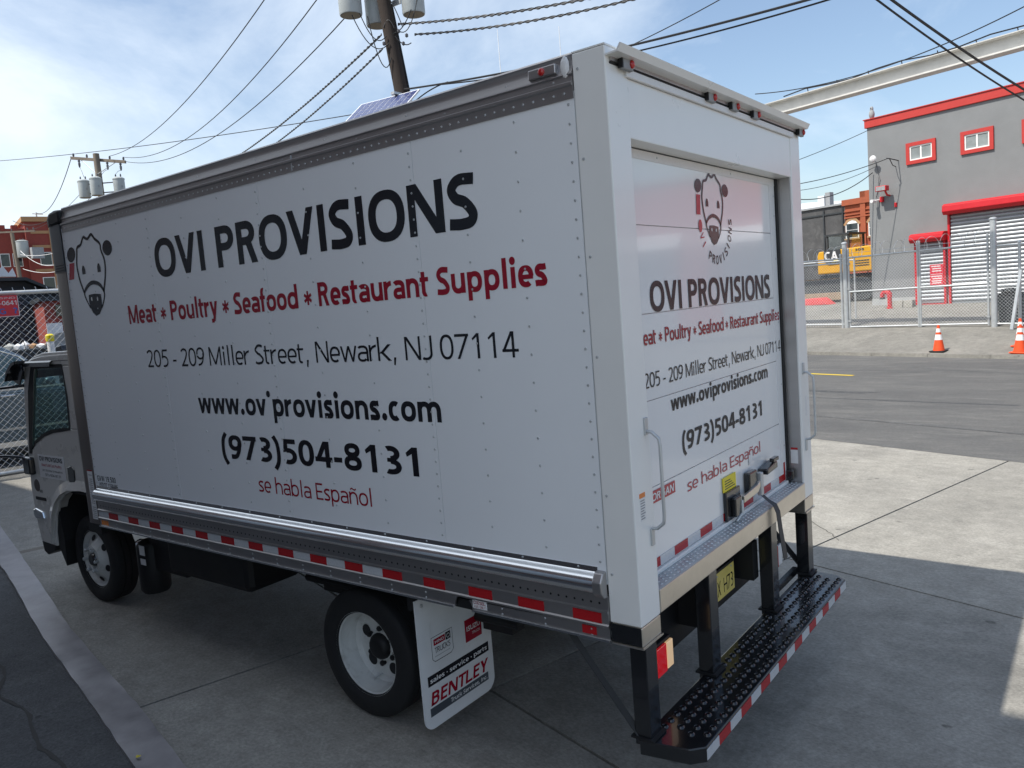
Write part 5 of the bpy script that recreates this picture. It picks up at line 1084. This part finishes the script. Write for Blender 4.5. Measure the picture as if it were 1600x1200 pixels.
for c in (21.16, 19.85):
    wf = MB(); ap = [(c-.38, 4.53), (c+.38, 4.53), (c+.38, 5.26), (c+.23, 5.44), (c, 5.50), (c-.23, 5.44), (c-.38, 5.26)]
    wf.prism(ap, 'x', 39.53, 39.598); w_ = wf.build('window', 'window_white', OB)
    for z0_, z1_ in ((4.58, 4.96), (5.0, 5.32)): MB().box(39.515, 39.529, c-.32, c+.32, z0_, z1_).build('pane', 'dark_glass', w_)
    MB().box(39.48, 39.599, c-.45, c+.45, 4.45, 4.53).build('sill', 'brick_tan', w_)
    vs, fs = stroke([(c-.45, 5.26), (c-.25, 5.50), (c, 5.58), (c+.25, 5.50), (c+.45, 5.26)], .13); mb = MB(); mb.add([(39.52, *p) for p in vs], fs); mb.build('arch', 'brick_tan', w_)
MB().box(39.2, 39.5, 19.4, 19.7, 5.65, 6.2).build('wall_box', 'roof_white', OB)
# red building further along the street (mirrored in the truck's door)
RB = thing('red_building', 'long red brick warehouse with white awnings next to the grey building', 'building', (26, -9, gst(26, -9)), street=True)
MB().box(26, 38, -24, 2.75, .2, 6.3).build('wall', mat('brick_bright', (.38, .085, .085), .8, var=.1, vscale=3), RB); MB().box(25.9, 38, -24, 2.75, 6.3, 6.5).build('coping', 'stone_grey', RB)
for t in (-2.5, -7.5, -13, -19):
    MB().box(25.94, 25.999, t, t+3.4, 1.0, 3.9).build('roller_door', 'shutter', RB); MB().prism([(25.99, 4.5), (24.9, 4.0), (24.9, 3.9), (25.99, 4.35)], 'y', t-.3, t+3.7).build('awning', 'roof_white', RB)
VAN = thing('parked_van', 'white panel van parked by the red brick warehouse', 'van', (20.3, -9, gst(20.3, -9)), street=True)
z0 = gst(20.3, -9)
MB().prism([(-11.6, z0+.35), (-6.6, z0+.35), (-6.5, z0+.95), (-7.4, z0+1.25), (-8.1, z0+2.1), (-11.5, z0+2.15)], 'x', 19.4, 21.3).build('body', 'panel_white', VAN, bevel=.08)
MB().prism([(-7.55, z0+1.3), (-8.15, z0+1.95), (-9.0, z0+1.95), (-9.0, z0+1.3)], 'x', 19.39, 19.41).build('side_window', 'dark_glass', VAN)
for t in (-7.6, -10.7):
    for s in (19.5, 21.1): MB().lathe([(.2, -.11), (.33, -.11), (.34, 0), (.33, .11), (.2, .11)], (s, t, z0+.34), 'x', 20).build('wheel', 'rubber', VAN, smooth=True)
# the photographer's own building (behind the camera, shades the truck's side)
HB = thing('dock_building', 'tall brown brick warehouse along the driveway that shades the truck', 'building', (-6, 8, 0))
MB().box(-14, -4.2, .4, 25, -.2, 10.66).build('wall', 'wall_brown', HB); MB().box(-14.1, -4.15, .35, 25.05, 10.66, 10.75).build('coping', 'stone_grey', HB)
for y_ in (2.5, 7.0, 11.5, 16, 20.5):
    d_ = MB().box(-4.2, -4.12, y_, y_+3, .9, 4.0).build('dock_door', 'shutter', HB)
    w_ = MB().box(-4.2, -4.14, y_+.5, y_+2.5, 6.0, 7.6).build('window', 'dark_glass', HB)
# ------------------------------------------------------------------ left side: fence, car, yard buildings
LF = thing('chain_link_fence', 'tall galvanised chain link fence behind the truck cab with a red sign', 'fence', (1.5, 12.7, gst(1.5, 12.7)), street=True)
for s in (-6.0, -3.2, -.12, 2.6, 5.4): post(LF, s, 12.7, 3.02, .04)
for z in (.375, 3.255): pipe(LF, (-6, 12.7, z), (5.4, 12.7, z), .034, 'rail')
chain(LF, 12.7, -5.5, 5.4, .39, 3.25, .105, .0026, 's')
mb = MB()
for i in range(66): mb.tube([(-5.4+i*.16, 12.7, 3.26), (-5.42+i*.16, 12.7, 3.34)], .006, 3)
mb.build('wire_tips', 'galv', LF, kind='stuff')
MB().tube([(-1.5, 12.71, 3.2), (-.94, 12.71, 2.9), (-.80, 12.71, 1.8), (-.82, 12.71, .6)], .005, 4).build('tie_wire', 'wire', LF)
SG = thing('fence_sign', 'red rectangular sign with white print wired to the tall fence', 'sign', (-1.5, 12.66, 2.88), street=True)
MB().box(-2.1, -.885, 12.655, 12.665, 2.875, 3.215).build('board', 'sign_red', SG)
MB().box(-2.1, -.885, 12.654, 12.6555, 2.875, 2.885).build('border', 'sign_print', SG); MB().box(-.895, -.885, 12.654, 12.6555, 2.885, 3.205).build('border', 'sign_print', SG)
Ps = lambda u, v: (u, 12.6535, v)
lettering(SG, '371-0641', Ps, -1.30, -.91, 3.06, .07, 'sign_print', .02); lettering(SG, 'NOW LEASING', Ps, -1.55, -.92, 3.16, .03, 'sign_print', .01)
lettering(SG, 'G', Ps, -1.16, -1.07, 2.92, .09, 'blue_print', .03); lettering(SG, '?', Ps, -.97, -.91, 2.92, .09, 'blue_print', .03)

CR = thing('parked_car', 'dark blue grey sport utility car with chrome window trim behind the tall fence', 'car', (-1.2, 14.4, gst(-1.2, 14.4)), street=True)
cz = .42; t0, t1 = 13.50, 15.36
prof = [(-3.72, .42), (-3.76, .95), (-3.66, 1.22), (-3.42, 1.30), (-.27, 1.14), (-.10, 1.12), (.85, 1.02), (1.12, .86), (1.20, .60), (1.16, .36), (.72, .32)]
prof += [(.36+.40*math.cos(R_(a)), .36+.40*math.sin(R_(a))) for a in range(0, 181, 20)] + [(-2.5+.40*math.cos(R_(a)), .36+.40*math.sin(R_(a))) for a in range(0, 181, 20)] + [(-3.5, .36)]
MB().prism([(x, z+cz) for x, z in prof], 'y', t0, t1).build('body', 'car_paint', CR, bevel=.05)
gh_ = [(-3.50, 1.28), (-3.28, 1.72), (-2.95, 1.95), (-2.2, 2.04), (-1.5, 2.05), (-1.15, 2.0), (-.86, 1.80), (-.24, 1.13)]
mb = MB(); n = len(gh_)
vs = [(x, t0+.03+.16*max(0, z-1.13), z+cz) for x, z in gh_] + [(x, t1-.03-.16*max(0, z-1.13), z+cz) for x, z in gh_]
mb.add(vs, [tuple(range(n)), tuple(range(n, 2*n))[::-1]] + [(i, (i+1) % n, n+(i+1) % n, n+i) for i in range(n)]); mb.build('roof', 'car_paint', CR, bevel=.03)
def cwin(pts, nm, mt):
    for sd in (0, 1):
        mb = MB(); q = [(x, (t0+.026+.16*max(0, z-1.13)-.004) if sd == 0 else (t1-.026-.16*max(0, z-1.13)+.004), z+cz) for x, z in pts]; mb.add(q, [tuple(range(len(q)))]); mb.build(nm, mt, CR)
mat('car_window', (.05, .10, .10), .03, coat=.9)
cwin([(-1.42, 1.33), (-1.42, 1.88), (-1.18, 1.87), (-.95, 1.76), (-.42, 1.22), (-.42, 1.20)], 'side_window', 'car_window'); cwin([(-2.55, 1.36), (-2.5, 1.88), (-1.48, 1.89), (-1.48, 1.33)], 'side_window', 'car_window'); cwin([(-3.25, 1.40), (-3.05, 1.80), (-2.6, 1.87), (-2.62, 1.37)], 'side_window', 'car_window')
for sd, tt in ((-1, t0), (1, t1)):
    MB().box(-3.3, -.30, tt-.012 if sd < 0 else tt-.002, tt+.002 if sd < 0 else tt+.012, cz+1.235, cz+1.265).build('belt_trim', 'chrome', CR)
    p = [(-3.1, 1.90), (-2.5, 1.945), (-1.42, 1.95), (-1.15, 1.91), (-.90, 1.79), (-.33, 1.20)]
    MB().tube([(x, (tt+.02+.16*(z-1.13)) if sd < 0 else (tt-.02-.16*(z-1.13)), z+cz) for x, z in p], .014, 6).build('window_trim', 'chrome', CR)
    MB().tube([(-2.9, (tt-sd*.19), cz+2.06), (-2.7, tt-sd*.19, cz+2.12), (-1.5, tt-sd*.19, cz+2.13), (-1.25, tt-sd*.19, cz+2.04)], .018, 6).build('roof_rail', 'chrome', CR)
    MB().ico((-.52, tt+sd*.12, cz+1.34), (.10, .11, .075), 2).build('door_mirror', 'car_paint', CR, smooth=True)
    for x in (-1.15, -2.2): MB().box(x-.11, x+.11, tt-.03 if sd < 0 else tt, tt if sd < 0 else tt+.03, cz+1.135, cz+1.165).build('door_handle', 'chrome', CR, bevel=.01)
    for x in (-.33, -1.45, -2.5): MB().box(x-.004, x+.004, tt-.0015 if sd < 0 else tt-.001, tt+.001 if sd < 0 else tt+.0015, cz+.5, cz+1.22).build('door_seam', 'joint', CR)
    MB().box(-3.6, 1.0, tt-.008 if sd < 0 else tt-.002, tt+.002 if sd < 0 else tt+.008, cz+.56, cz+.60).build('side_trim', 'chrome', CR)
    for x in (.36, -2.5):
        wq = MB().lathe([(.20, -.11), (.33, -.115), (.36, -.08), (.36, .08), (.33, .115), (.20, .11)], (x, tt-sd*.13, cz+.36), 'y', 24).build('wheel', 'rubber', CR, smooth=True)
        MB().lathe([(.20, sd*.10), (.12, sd*.115), (0, sd*.11)], (x, tt-sd*.13, cz+.36), 'y', 12).build('rim', 'galv', wq)
# objects in the yard
BP = thing('bollard', 'white post with a bright yellow top behind the truck cab', 'bollard', (.01, 17, gst(.01, 17)), street=True)
z0 = gst(0, 17); MB().lathe([(0, z0), (.07, z0), (.07, 2.44), (0, 2.44)], (.01, 17, 0), 'z', 12).build('shaft', 'label_white', BP, smooth=True); MB().lathe([(.075, 2.42), (.085, 2.46), (.085, 2.55), (.05, 2.58), (0, 2.585)], (.01, 17, 0), 'z', 12).build('top', 'sticker_yellow', BP, smooth=True)
DM = thing('dumpster', 'black dumpster heaped with pale rubbish behind the parked car', 'dumpster', (-.3, 18.2, gst(-.3, 18.2)), street=True)
z0 = gst(0, 18); MB().prism([(-.75, z0), (.35, z0), (.45, 2.30), (-.8, 2.30)], 'y', 17.6, 19).build('body', 'bin_dark', DM, bevel=.03)
for i in range(7): MB().ico((-.65+i*.15, 17.9+.3*random.random(), 2.33), (.10+.06*random.random(), .12, .06+.09*random.random()), 1).build('rubbish', random.choice(['label_white', 'blind', 'roof_white', 'brick_tan']), DM)
RE = thing('cable_reel', 'large grey reel standing upright behind the bollard', 'reel', (.25, 17.6, gst(.2, 17.6)), street=True)
z0 = gst(.25, 17.6); MB().lathe([(0, 0), (.30, 0), (.30, .05), (.12, .06), (.12, .5), (.30, .51), (.30, .56), (0, .56)], (.32, 17.4, 2.30), 'y', 24).build('drum', 'stone_grey', RE, smooth=True); MB().box(.1, .8, 17.4, 17.96, z0, 2.05).build('stand', 'bin_dark', RE)
BB = thing('black_building', 'black clapboard sided building with low sloping roof behind the tall fence', 'building', (-3, 28, gst(-3, 28)), street=True)
MB().prism([(-9, .3), (1.9, .3), (1.9, 3.95), (1.4, 4.10), (.82, 4.42), (-9, 4.55)], 'y', 28, 36).build('wall', 'siding_black', BB)
me = MB().prism([(27.975, 0), (27.955, .01), (27.985, .145), (27.999, .145), (27.999, 0)], 'x', -9, 1.0).mesh('siding_board'); me.materials.append(M['siding_black'])
for i in range(22): inst('siding_board', me, BB, (0, 0, 1.1+i*.15)) if 1.1+i*.15 < 4.2 else None
MB().prism([(-9, 4.56), (.84, 4.43), (1.45, 4.11), (2.0, 3.96), (2.0, 4.03), (1.45, 4.20), (.86, 4.53), (-9, 4.68)], 'y', 27.6, 36.2).build('roof', 'bin_dark', BB)
mb = MB(); mb.add([(-.2, 27.9, 4.62), (.62, 27.9, 4.60), (.55, 27.9, 4.86), (.42, 27.9, 4.70), (.28, 27.9, 4.95), (.1, 27.9, 4.72)], [(0, 1, 2, 3, 4, 5)]); mb.prism([(-.2, 4.60), (.62, 4.58), (.55, 4.84), (.42, 4.68), (.28, 4.93), (.1, 4.70)], 'y', 27.95, 28.1); mb.build('roof_debris', 'roof_white', BB)
LB = thing('brick_shed', 'low brick shed with pale boards leaning on it beside the black building', 'shed', (2.2, 26, gst(2.2, 26)), street=True)
MB().box(.95, 4.8, 25.2, 27.8, .4, 3.62).build('wall', 'brick_red', LB); MB().box(.85, 4.9, 25.1, 27.85, 3.62, 3.75).build('roof', 'bin_dark', LB)
for s, w in ((.95, .42), (1.42, .22), (1.68, .3)): MB().box(s, s+w, 25.12, 25.17, 2.52, 2.95).build('board', 'roof_white', LB)
MB().box(1.25, 1.75, 25.15, 25.199, 3.15, 3.5).build('window', 'dark_glass', LB)
BR = thing('brick_building', 'large red brick building with tan corner piers rising behind the black building', 'building', (6, 75, gst(6, 75)), street=True)
MB().box(-22, 6.2, 76.5, 95, 2, 10.9).build('wall', 'brick_red', BR); MB().box(-22, 6.3, 76.3, 95, 10.9, 11.3).build('cornice', 'brick_red', BR)
MB().box(6.3, 13, 75, 90, 2, 12.4).build('tower', 'brick_red', BR); MB().box(6.1, 13.2, 74.8, 90, 12.4, 12.8).build('tower_cornice', 'brick_tan', BR)
MB().box(3.6, 6.29, 75.6, 90, 2, 11.7).build('bay', 'brick_red', BR); MB().box(3.5, 6.28, 75.5, 90, 11.7, 11.9).build('bay_cornice', 'brick_red', BR)
for s in (8.0, 12.4): MB().box(s, s+.42, 74.9, 75, 2, 12.39).build('pier', 'brick_tan', BR)
for s in (3.4, -2, -8): MB().box(s, s+.4, 75.45 if s > 3 else 76.35, 75.6 if s > 3 else 76.5, 2, 10.89).build('pier', 'brick_tan', BR)
for z in (6.0, 8.2, 10.2, 11.4):
    MB().box(6.67, 13, 74.95, 74.999, z, z+.25).build('band', 'brick_tan', BR)
    if z < 11: MB().box(-22, 3.4, 76.44, 76.499, z, z+.22).build('band', 'brick_tan', BR)
for z in (7.0, 9.1):
    for s in (4.3, 5.2):
        w_ = MB().box(s, s+.7, 75.56, 75.599, z-.35, z+.75).build('window', 'window_white', BR); MB().box(s+.06, s+.64, 75.545, 75.559, z-.29, z+.69).build('pane', 'dark_glass', w_)
    for s in (7.1, 9.2, 11.7):
        w_ = MB().box(s, s+.9, 74.96, 74.999, z-.35, z+.75).build('window', 'window_white', BR); MB().box(s+.06, s+.84, 74.945, 74.959, z-.29, z+.69).build('pane', 'dark_glass', w_)
MB().tube([(7.4, 76, 12.75), (7.4, 76, 13.3)], .06, 6).build('roof_mast', 'galv', BR); MB().tube([(7.1, 76, 13.2), (7.9, 76, 13.15)], .04, 5).build('roof_mast', 'galv', BR)
for s in (3.6, 4.5, 5.4): MB().box(s, s+.45, 75.6, 76.4, 11.9, 12.2).build('merlon', 'brick_red', BR)

# ------------------------------------------------------------------ utility poles
def xf(root, p, r=.25, h=.95, ang=0):
    x, y, z = p
    b = MB().lathe([(0, z), (r*.96, z), (r, z+.03), (r, z+h-.06), (r*1.06, z+h-.05), (r*1.06, z+h), (r*.7, z+h+.07), (0, z+h+.09)], (x, y, 0), 'z', 24).build('transformer', 'transformer', root, smooth=True)
    MB().lathe([(r*.90, z-.006), (0, z-.006)], (x, y, 0), 'z', 24).build('tank_base', 'transformer_base', b)
    for k_ in (-.12, .12): MB().lathe([(.03, z+h), (.045, z+h+.06), (.025, z+h+.10), (.04, z+h+.14), (.02, z+h+.22), (0, z+h+.22)], (x+k_*ca.x, y+k_*ca.y, 0), 'z', 8).build('bushing', 'insulator', b, smooth=True)
    MB().box(x-.03, x+.03, y-r-.01, y-r+.01, z+.35, z+.45).build('tank_plate', 'stone_grey', b)
A2 = Vector((ca.x, ca.y, 0)).normalized(); F2 = Vector((cf.x, cf.y, 0)).normalized()
# nearest pole, leaning slightly
q0 = Vector((9.922, 10.607, 7.147)); lean = Vector((-.055, .09, 1.0))
def on1(z): return q0 + lean*(z-q0.z)
zb1 = gxy(*on1(0).xy)
P1 = thing('utility_pole', 'dark wooden utility pole with three transformers and a solar panel behind the truck', 'utility pole', tuple(Vector((on1(zb1).x, on1(zb1).y, zb1))), group='utility poles along the street')
MB().tube([on1(zb1-.3), on1(3), on1(7), on1(9), on1(12.2)], [.185, .17, .15, .145, .125], 16).build('shaft', 'pole_wood', P1, smooth=True)
MB().tube([on1(zb1)+A2*.16, on1(7.1)+A2*.17, on1(9)+A2*.15], .022, 6).build('conduit', 'black_frame', P1)
for off, dp, z in ((-.74, .02, 8.84), (-.24, .42, 8.72), (.60, .10, 8.78)):
    c = on1(9) + A2*off + F2*dp; xf(P1, (c.x, c.y, z), .245, 1.0)
c9 = on1(9.3); MB().tube([c9-A2*.55, c9+A2*.42], .03, 6).build('mount_arm', 'galv', P1); MB().box(c9.x-.02+.24, c9.x+.25, c9.y-.3, c9.y-.06, 9.0, 9.12).build('bracket', 'galv', P1)
c11 = on1(11.4)
MB().prism([(-.06, -.07), (.06, -.07), (.06, .07), (-.06, .07)], 'x', -1.25, 1.25)
def beam(root, a, b, w, h, nm, mt):
    a, b = Vector(a), Vector(b); d = (b-a).normalized(); u = Vector((0, 0, 1)); s_ = d.cross(u).normalized(); mb = MB()
    vs = [p + s_*x*w/2 + u*y*h/2 for p in (a, b) for x, y in ((-1, -1), (1, -1), (1, 1), (-1, 1))]
    mb.add(vs, [(0, 1, 2, 3), (7, 6, 5, 4), (0, 4, 5, 1), (1, 5, 6, 2), (2, 6, 7, 3), (3, 7, 4, 0)]); return mb.build(nm, mt, root)
beam(P1, c11-A2*1.25, c11+A2*1.25, .10, .13, 'crossarm', 'pole_wood')
# loose leads round the pole head
rl = random.Random(3)
for a, b, sg in (((-.72, 8.80), (-.05, 8.15), .35), ((-.55, 8.82), (-.08, 8.30), .28), ((-.40, 8.75), (-.06, 7.85), .55), ((.05, 8.35), (.55, 8.80), .12), ((.85, 9.4), (.15, 8.45), .45), ((.10, 8.30), (.42, 8.12), .10), ((-.1, 8.5), (.12, 8.45), -.15), ((.05, 9.2), (.30, 8.45), -.1)):
    p, q = on1(a[1])+A2*a[0]-F2*.12, on1(b[1])+A2*b[0]-F2*.16
    MB().tube([p.lerp(q, i/12) - Vector((0, 0, sg*4*(i/12)*(1-i/12))) for i in range(13)], .011, 5).build('lead', 'wire', P1, smooth=True)
for z, o in ((8.38, .2), (8.12, .25), (8.15, -.16), (8.28, .35)): c = on1(z)+A2*o-F2*.15; MB().ico(c, (.04, .04, .05), 1).build('clamp', 'insulator', P1)
# solar panel bolted to the pole
SP = thing('solar_panel', 'tilted blue solar panel fixed low on the dark utility pole', 'solar panel', (9.3, 10.6, 6.43))
TL, TR, BL = Vector((9.366, 11.299, 6.969)), Vector((9.508, 9.697, 6.959)), Vector((8.699, 11.25, 6.43)); e1 = TR-TL; e2 = BL-TL; nn = e1.cross(e2).normalized(); 
if nn.z < 0: nn = -nn
mb = MB(); vs = [TL, TR, TR+e2, BL]; mb.add([v for v in vs] + [v-nn*.035 for v in vs], [(0, 1, 2, 3), (7, 6, 5, 4), (0, 4, 5, 1), (1, 5, 6, 2), (2, 6, 7, 3), (3, 7, 4, 0)]); mb.build('frame', 'roof_white', SP)
for i in range(9):
    for j in range(5):
        a = TL+e1*(.018+.108*i)+e2*(.03+.189*j)+nn*.002; u, v = e1*.102, e2*.180; mb = MB(); mb.add([a, a+u, a+u+v, a+v], [(0, 1, 2, 3)]); mb.build('cell', 'solar_cell', SP)
cpt = TL+e1*.5+e2*.5; MB().tube([cpt-nn*.04, on1(6.75)], .03, 8).build('bracket', 'galv', SP); MB().tube([TL+e1*.55, on1(7.05)], .025, 8).build('bracket', 'galv', SP); c = TL+e1*.62; MB().box(c.x-.12, c.x+.12, c.y-.05, c.y+.05, c.z-.0, c.z+.05).build('clamp', 'galv', SP)
# second pole
z2 = gst(5.8, 40.2); b2 = Vector((16.338, 37.232, z2)); l2 = Vector((.0, .0, 1))
P2_ = thing('utility_pole', 'weathered utility pole with crossarm and three pale transformers beyond the truck roof', 'utility pole', tuple(b2), group='utility poles along the street')
MB().tube([b2-Vector((0, 0, .3)), b2+Vector((0, 0, 11.15-z2))], [.19, .14], 14).build('shaft', 'pole_wood_pale', P2_, smooth=True)
cA, cB = CAM+(ca*(111-800)/1229.5+cb*(600-247)/1229.5+cf)*38.3, CAM+(ca*(196-800)/1229.5+cb*(600-253)/1229.5+cf)*37.7; beam(P2_, cA, cB, .10, .14, 'crossarm', 'pole_wood_pale')
md = (cA+cB)/2
for k_ in (.18, .82): MB().tube([cA.lerp(cB, k_)-Vector((0, 0, .05)), b2+Vector((0, 0, 10.15-z2))-F2*.14], .018, 5).build('arm_brace', 'galv', P2_)
for k_ in (.05, .30, .72, .97):
    p = cA.lerp(cB, k_)+Vector((0, 0, .07)); MB().lathe([(.03, 0), (.05, .05), (.05, .10), (.03, .16), (0, .17)], p, 'z', 8).build('insulator', 'insulator', P2_, smooth=True)
for k_ in (.16, .68, .92):
    p = cA.lerp(cB, k_)+Vector((0, 0, -.07))-F2*.1; MB().lathe([(.05, 0), (.06, -.10), (.03, -.12), (.06, -.18), (.05, -.30), (.02, -.38), (0, -.38)], p, 'z', 8).build('cutout', 'insulator', P2_, smooth=True)
    e = b2 + A2*{.16: -.72, .68: .1, .92: .80}[k_] + Vector((0, 0, 10.1-z2)); mdp = (p+e)/2+Vector((0, 0, -.12)); MB().tube([p-Vector((0, 0, .35)), mdp, e], .010, 4).build('lead', 'wire', P2_)
for off, dp in ((-.78, 0), (.02, -.42), (.88, .1)):
    c = b2 + A2*off + F2*dp; xf(P2_, (c.x, c.y, 9.12), .26, .80)
MB().tube([b2+Vector((0, 0, 9.75-z2))-A2*.8, b2+Vector((0, 0, 9.75-z2))+A2*.85], .03, 5).build('mount_arm', 'insulator', P2_); MB().tube([b2+Vector((0, 0, 9.3-z2))-A2*.8, b2+Vector((0, 0, 9.3-z2))+A2*.85], .03, 5).build('mount_arm', 'insulator', P2_)
# third pole
b3 = Vector((25.28, 70.12, gst(5.6, 74)))
P3 = thing('utility_pole', 'distant utility pole with one grey transformer in front of the red brick building', 'utility pole', tuple(b3), group='utility poles along the street')
MB().tube([b3-Vector((0, 0, .3)), b3+Vector((-.3, .2, 11.4-b3.z))], [.21, .15], 10).build('shaft', 'pole_wood_pale', P3, smooth=True)
beam(P3, b3+Vector((0, 0, 11.55-b3.z))-A2*1.5, b3+Vector((0, 0, 11.45-b3.z))+A2*1.5, .10, .13, 'crossarm', 'pole_wood_pale')
for k_ in (-1.4, -.4, .9, 1.4): MB().lathe([(.04, 0), (.06, .1), (0, .25)], b3+A2*k_+Vector((0, 0, 11.55-b3.z)), 'z', 6).build('insulator', 'insulator', P3)
xf(P3, (b3.x+.15, b3.y-.3, 9.35), .45, 1.35); c = b3+A2*1.5; MB().box(c.x-.5, c.x+.4, c.y-.2, c.y+.2, 9.2, 10.1).build('switch_box', 'stone_grey', P3)
# ------------------------------------------------------------------ wires
def cable(lbl, p, q, sag, r, mt='wire', grp=None, n=28, twist=False):
    p, q = Vector(p), Vector(q); path = [p.lerp(q, i/n) - Vector((0, 0, sag*4*(i/n)*(1-i/n))) for i in range(n+1)]
    if twist:
        fine = []; N_ = int((q-p).length/.034)
        for i in range(N_+1):
            u = i/N_; fine.append(p.lerp(q, u) - Vector((0, 0, sag*4*u*(1-u))))
        root = thing('twisted_cable', lbl, 'cable', tuple(p), group=grp)
        MB().tube(path, r*.55, 5).build('messenger', 'wire_pale', root)
        for ph in (0, math.pi): MB().tube([v + Vector((0, 0, 1))*r*math.cos(i*.55+ph)*.8 + A2*r*math.sin(i*.55+ph)*.8 for i, v in enumerate(fine)], r*.45, 4).build('conductor', 'wire', root)
        return root
    return tag(MB().tube(path, r, 5).build('overhead_wire', mt, None, smooth=True), lbl, 'wire', grp)
def px(u, v, D):
    d = ca*(u-800)/1229.5 + cb*(600-v)/1229.5 + cf; return CAM + d*D
G1 = 'overhead wires'
# primary lines between the two poles
ends2 = [cA.lerp(cB, k_)+Vector((0, 0, .22)) for k_ in (.72, .97, 1.0)]
cable('upper steep overhead line ending at the inner insulator of the weathered crossarm', px(440, -40, 17.5), ends2[0], 0.75, .013, grp=G1)
cable('middle overhead line ending at the outer insulator of the weathered crossarm', px(520, -35, 17.3), ends2[1], 1.15, .013, grp=G1)
cable('lowest overhead line from the dark pole transformer to the weathered crossarm tip', px(546, 20, 17.0), ends2[2]-Vector((0, 0, .2)), 1.05, .013, grp=G1)
cable('thin long wire stretching from beyond the weathered pole to the solar panel', px(-40, 254, 48), px(640, 164, 26), .25, .016, grp=G1)
cable('thin long wire climbing from the solar panel over the truck roof', px(640, 164, 26), px(1145, -12, 15), .55, .011, grp=G1)
cable('upper twisted service cable running from the dark pole down behind the truck roof', px(596, 54, 16.9), px(300, 282, 33), .35, .024, twist=True, grp='twisted service cables')
cable('lower twisted service cable running from the dark pole down behind the truck roof', px(598, 76, 16.9), px(320, 285, 33), .4, .022, twist=True, grp='twisted service cables')
cable('upper black and white twisted cable running from the dark pole over the truck', px(622, 38, 16.9), px(1010, -22, 13.0), .10, .026, twist=True, grp='twisted service cables over the truck')
cable('lower black and white twisted cable running from the dark pole over the truck', px(648, 54, 16.8), px(1040, -14, 13.0), .12, .024, twist=True, grp='twisted service cables over the truck')
cable('thick black communication cable rising from the dark pole over the truck rear', px(630, 140, 16.9), px(1290, -8, 11.0), .12, .020, grp='communication cables')
cable('thinner black cable running just under the thick communication cable over the truck', px(690, 132, 16.2), px(1300, -2, 11.0), .16, .014, grp='communication cables')
cable('loose black cable looping from the solar panel bracket to the main cable', px(640, 166, 16.6), px(700, 128, 16.1), -.06, .014)
cable('thinner rough black cable crossing the sky over the steel beam and red parapet', px(1355, -12, 14), px(1690, 205, 20), .15, .020, grp='rough black cables')
cable('thicker rough black cable crossing the sky over the steel beam and red parapet', px(1383, -8, 14), px(1700, 196, 20), .12, .026, grp='rough black cables')
cable('thin wire crossing the sky above the steel beam', px(1180, 147, 17), px(1620, 0, 12), .28, .010)
cable('service wire running to the bracket on the grey wall', px(1200, 294, 27), W(25.42, 11.85, 6.42), .15, .014, grp='service wires to the grey building')
cable('thin service wire running to the grey wall beside the satellite dish', px(1200, 300, 27), W(25.9, 12.5, 6.3), .25, .010, grp='service wires to the grey building')
cable('sagging service wire looping to the corner of the grey wall', px(1200, 300, 27), W(25.95, 12.70, 6.1), .55, .016)
cable('single wire running up to the top corner of the grey building', px(1180, 273, 29), W(26.0, 12.88, 7.62), .08, .012)
cable('slack guy wire falling from the weathered pole towards the brick building', cA+Vector((0, 0, -.02)), W(7.4, 76, 13.28), .9, .020)
cable('slack wire from the pale transformers falling behind the truck', px(128, 300, 38), W(6.5, 74.9, 11.7), .4, .012, grp='slack wires')
cable('slack wire from the pale transformers falling behind the truck', px(148, 302, 38), px(100, 345, 45), .05, .012, grp='slack wires')
for a, b, sg, lb in (((20, 345), (90, 333), .6, 'highest dark slack wire over the roof line of the red brick building'), ((32, 392), (110, 398), 1.0, 'pale wire sagging deepest across the red brick building below the grey transformer'), ((32, 398), (110, 386), .3, 'pale wire rising across the red brick tower beside the grey transformer'), ((36, 420), (112, 416), .4, 'lowest pale wire strung across the red brick tower above the fence')):
    cable(lb, px(a[0], a[1], 64), px(b[0], b[1], 60), sg, .022, 'wire' if a[1] < 350 else 'label_white')
for u, v0, lb in ((777, 46, 'white antenna mast rising nearer the dark pole behind the truck roof'), (873, 41, 'white antenna mast rising nearer the rear corner lamp behind the truck roof')):
    z_ = 0; p = px(u, v0, 30); tag(MB().tube([Vector((p.x, p.y, gxy(p.x, p.y))), Vector((p.x, p.y, p.z))], [.035, .012], 6).build('antenna_mast', 'roof_white', None, smooth=True), lb, 'antenna', 'white antenna masts')
# ------------------------------------------------------------------ overhead steel beam at the driveway mouth
OBm = thing('gate_beam', 'long pale steel beam spanning overhead across the far side of the street on posts', 'beam', (18.95, 6, gst(18.95, 6)), street=True)
sb, za, zb = 18.95, 7.37, 7.76
I = [(sb-.2, za), (sb+.2, za), (sb+.2, za+.022), (sb+.018, za+.03), (sb+.018, zb-.03), (sb+.2, zb-.022), (sb+.2, zb), (sb-.2, zb), (sb-.2, zb-.022), (sb-.018, zb-.03), (sb-.018, za+.03), (sb-.2, za+.022)]
MB().prism(I, 'y', -8, 16.8).build('girder', mat('beam_paint', (.60, .59, .56), .5, var=.12, vscale=2.5, stain=((.35, .30, .25), 2, .58, .8, .4)), OBm)
for t in (16.5, -7.6): MB().box(sb-.08, sb+.08, t-.08, t+.08, gst(sb, t)-.1, za).build('post', 'galv', OBm)
for i in range(9): t = 10.8-i*.9; MB().tube([(sb, t, zb), (sb, t+.02, zb+.13)], .014, 5).build('cable_clip', 'black_frame', OBm)
MB().tube([(sb, 11.6-.7*i, zb+.10+.05*math.sin(i*1.7)) for i in range(24)], .018, 5).build('clipped_cable', 'black_frame', OBm)
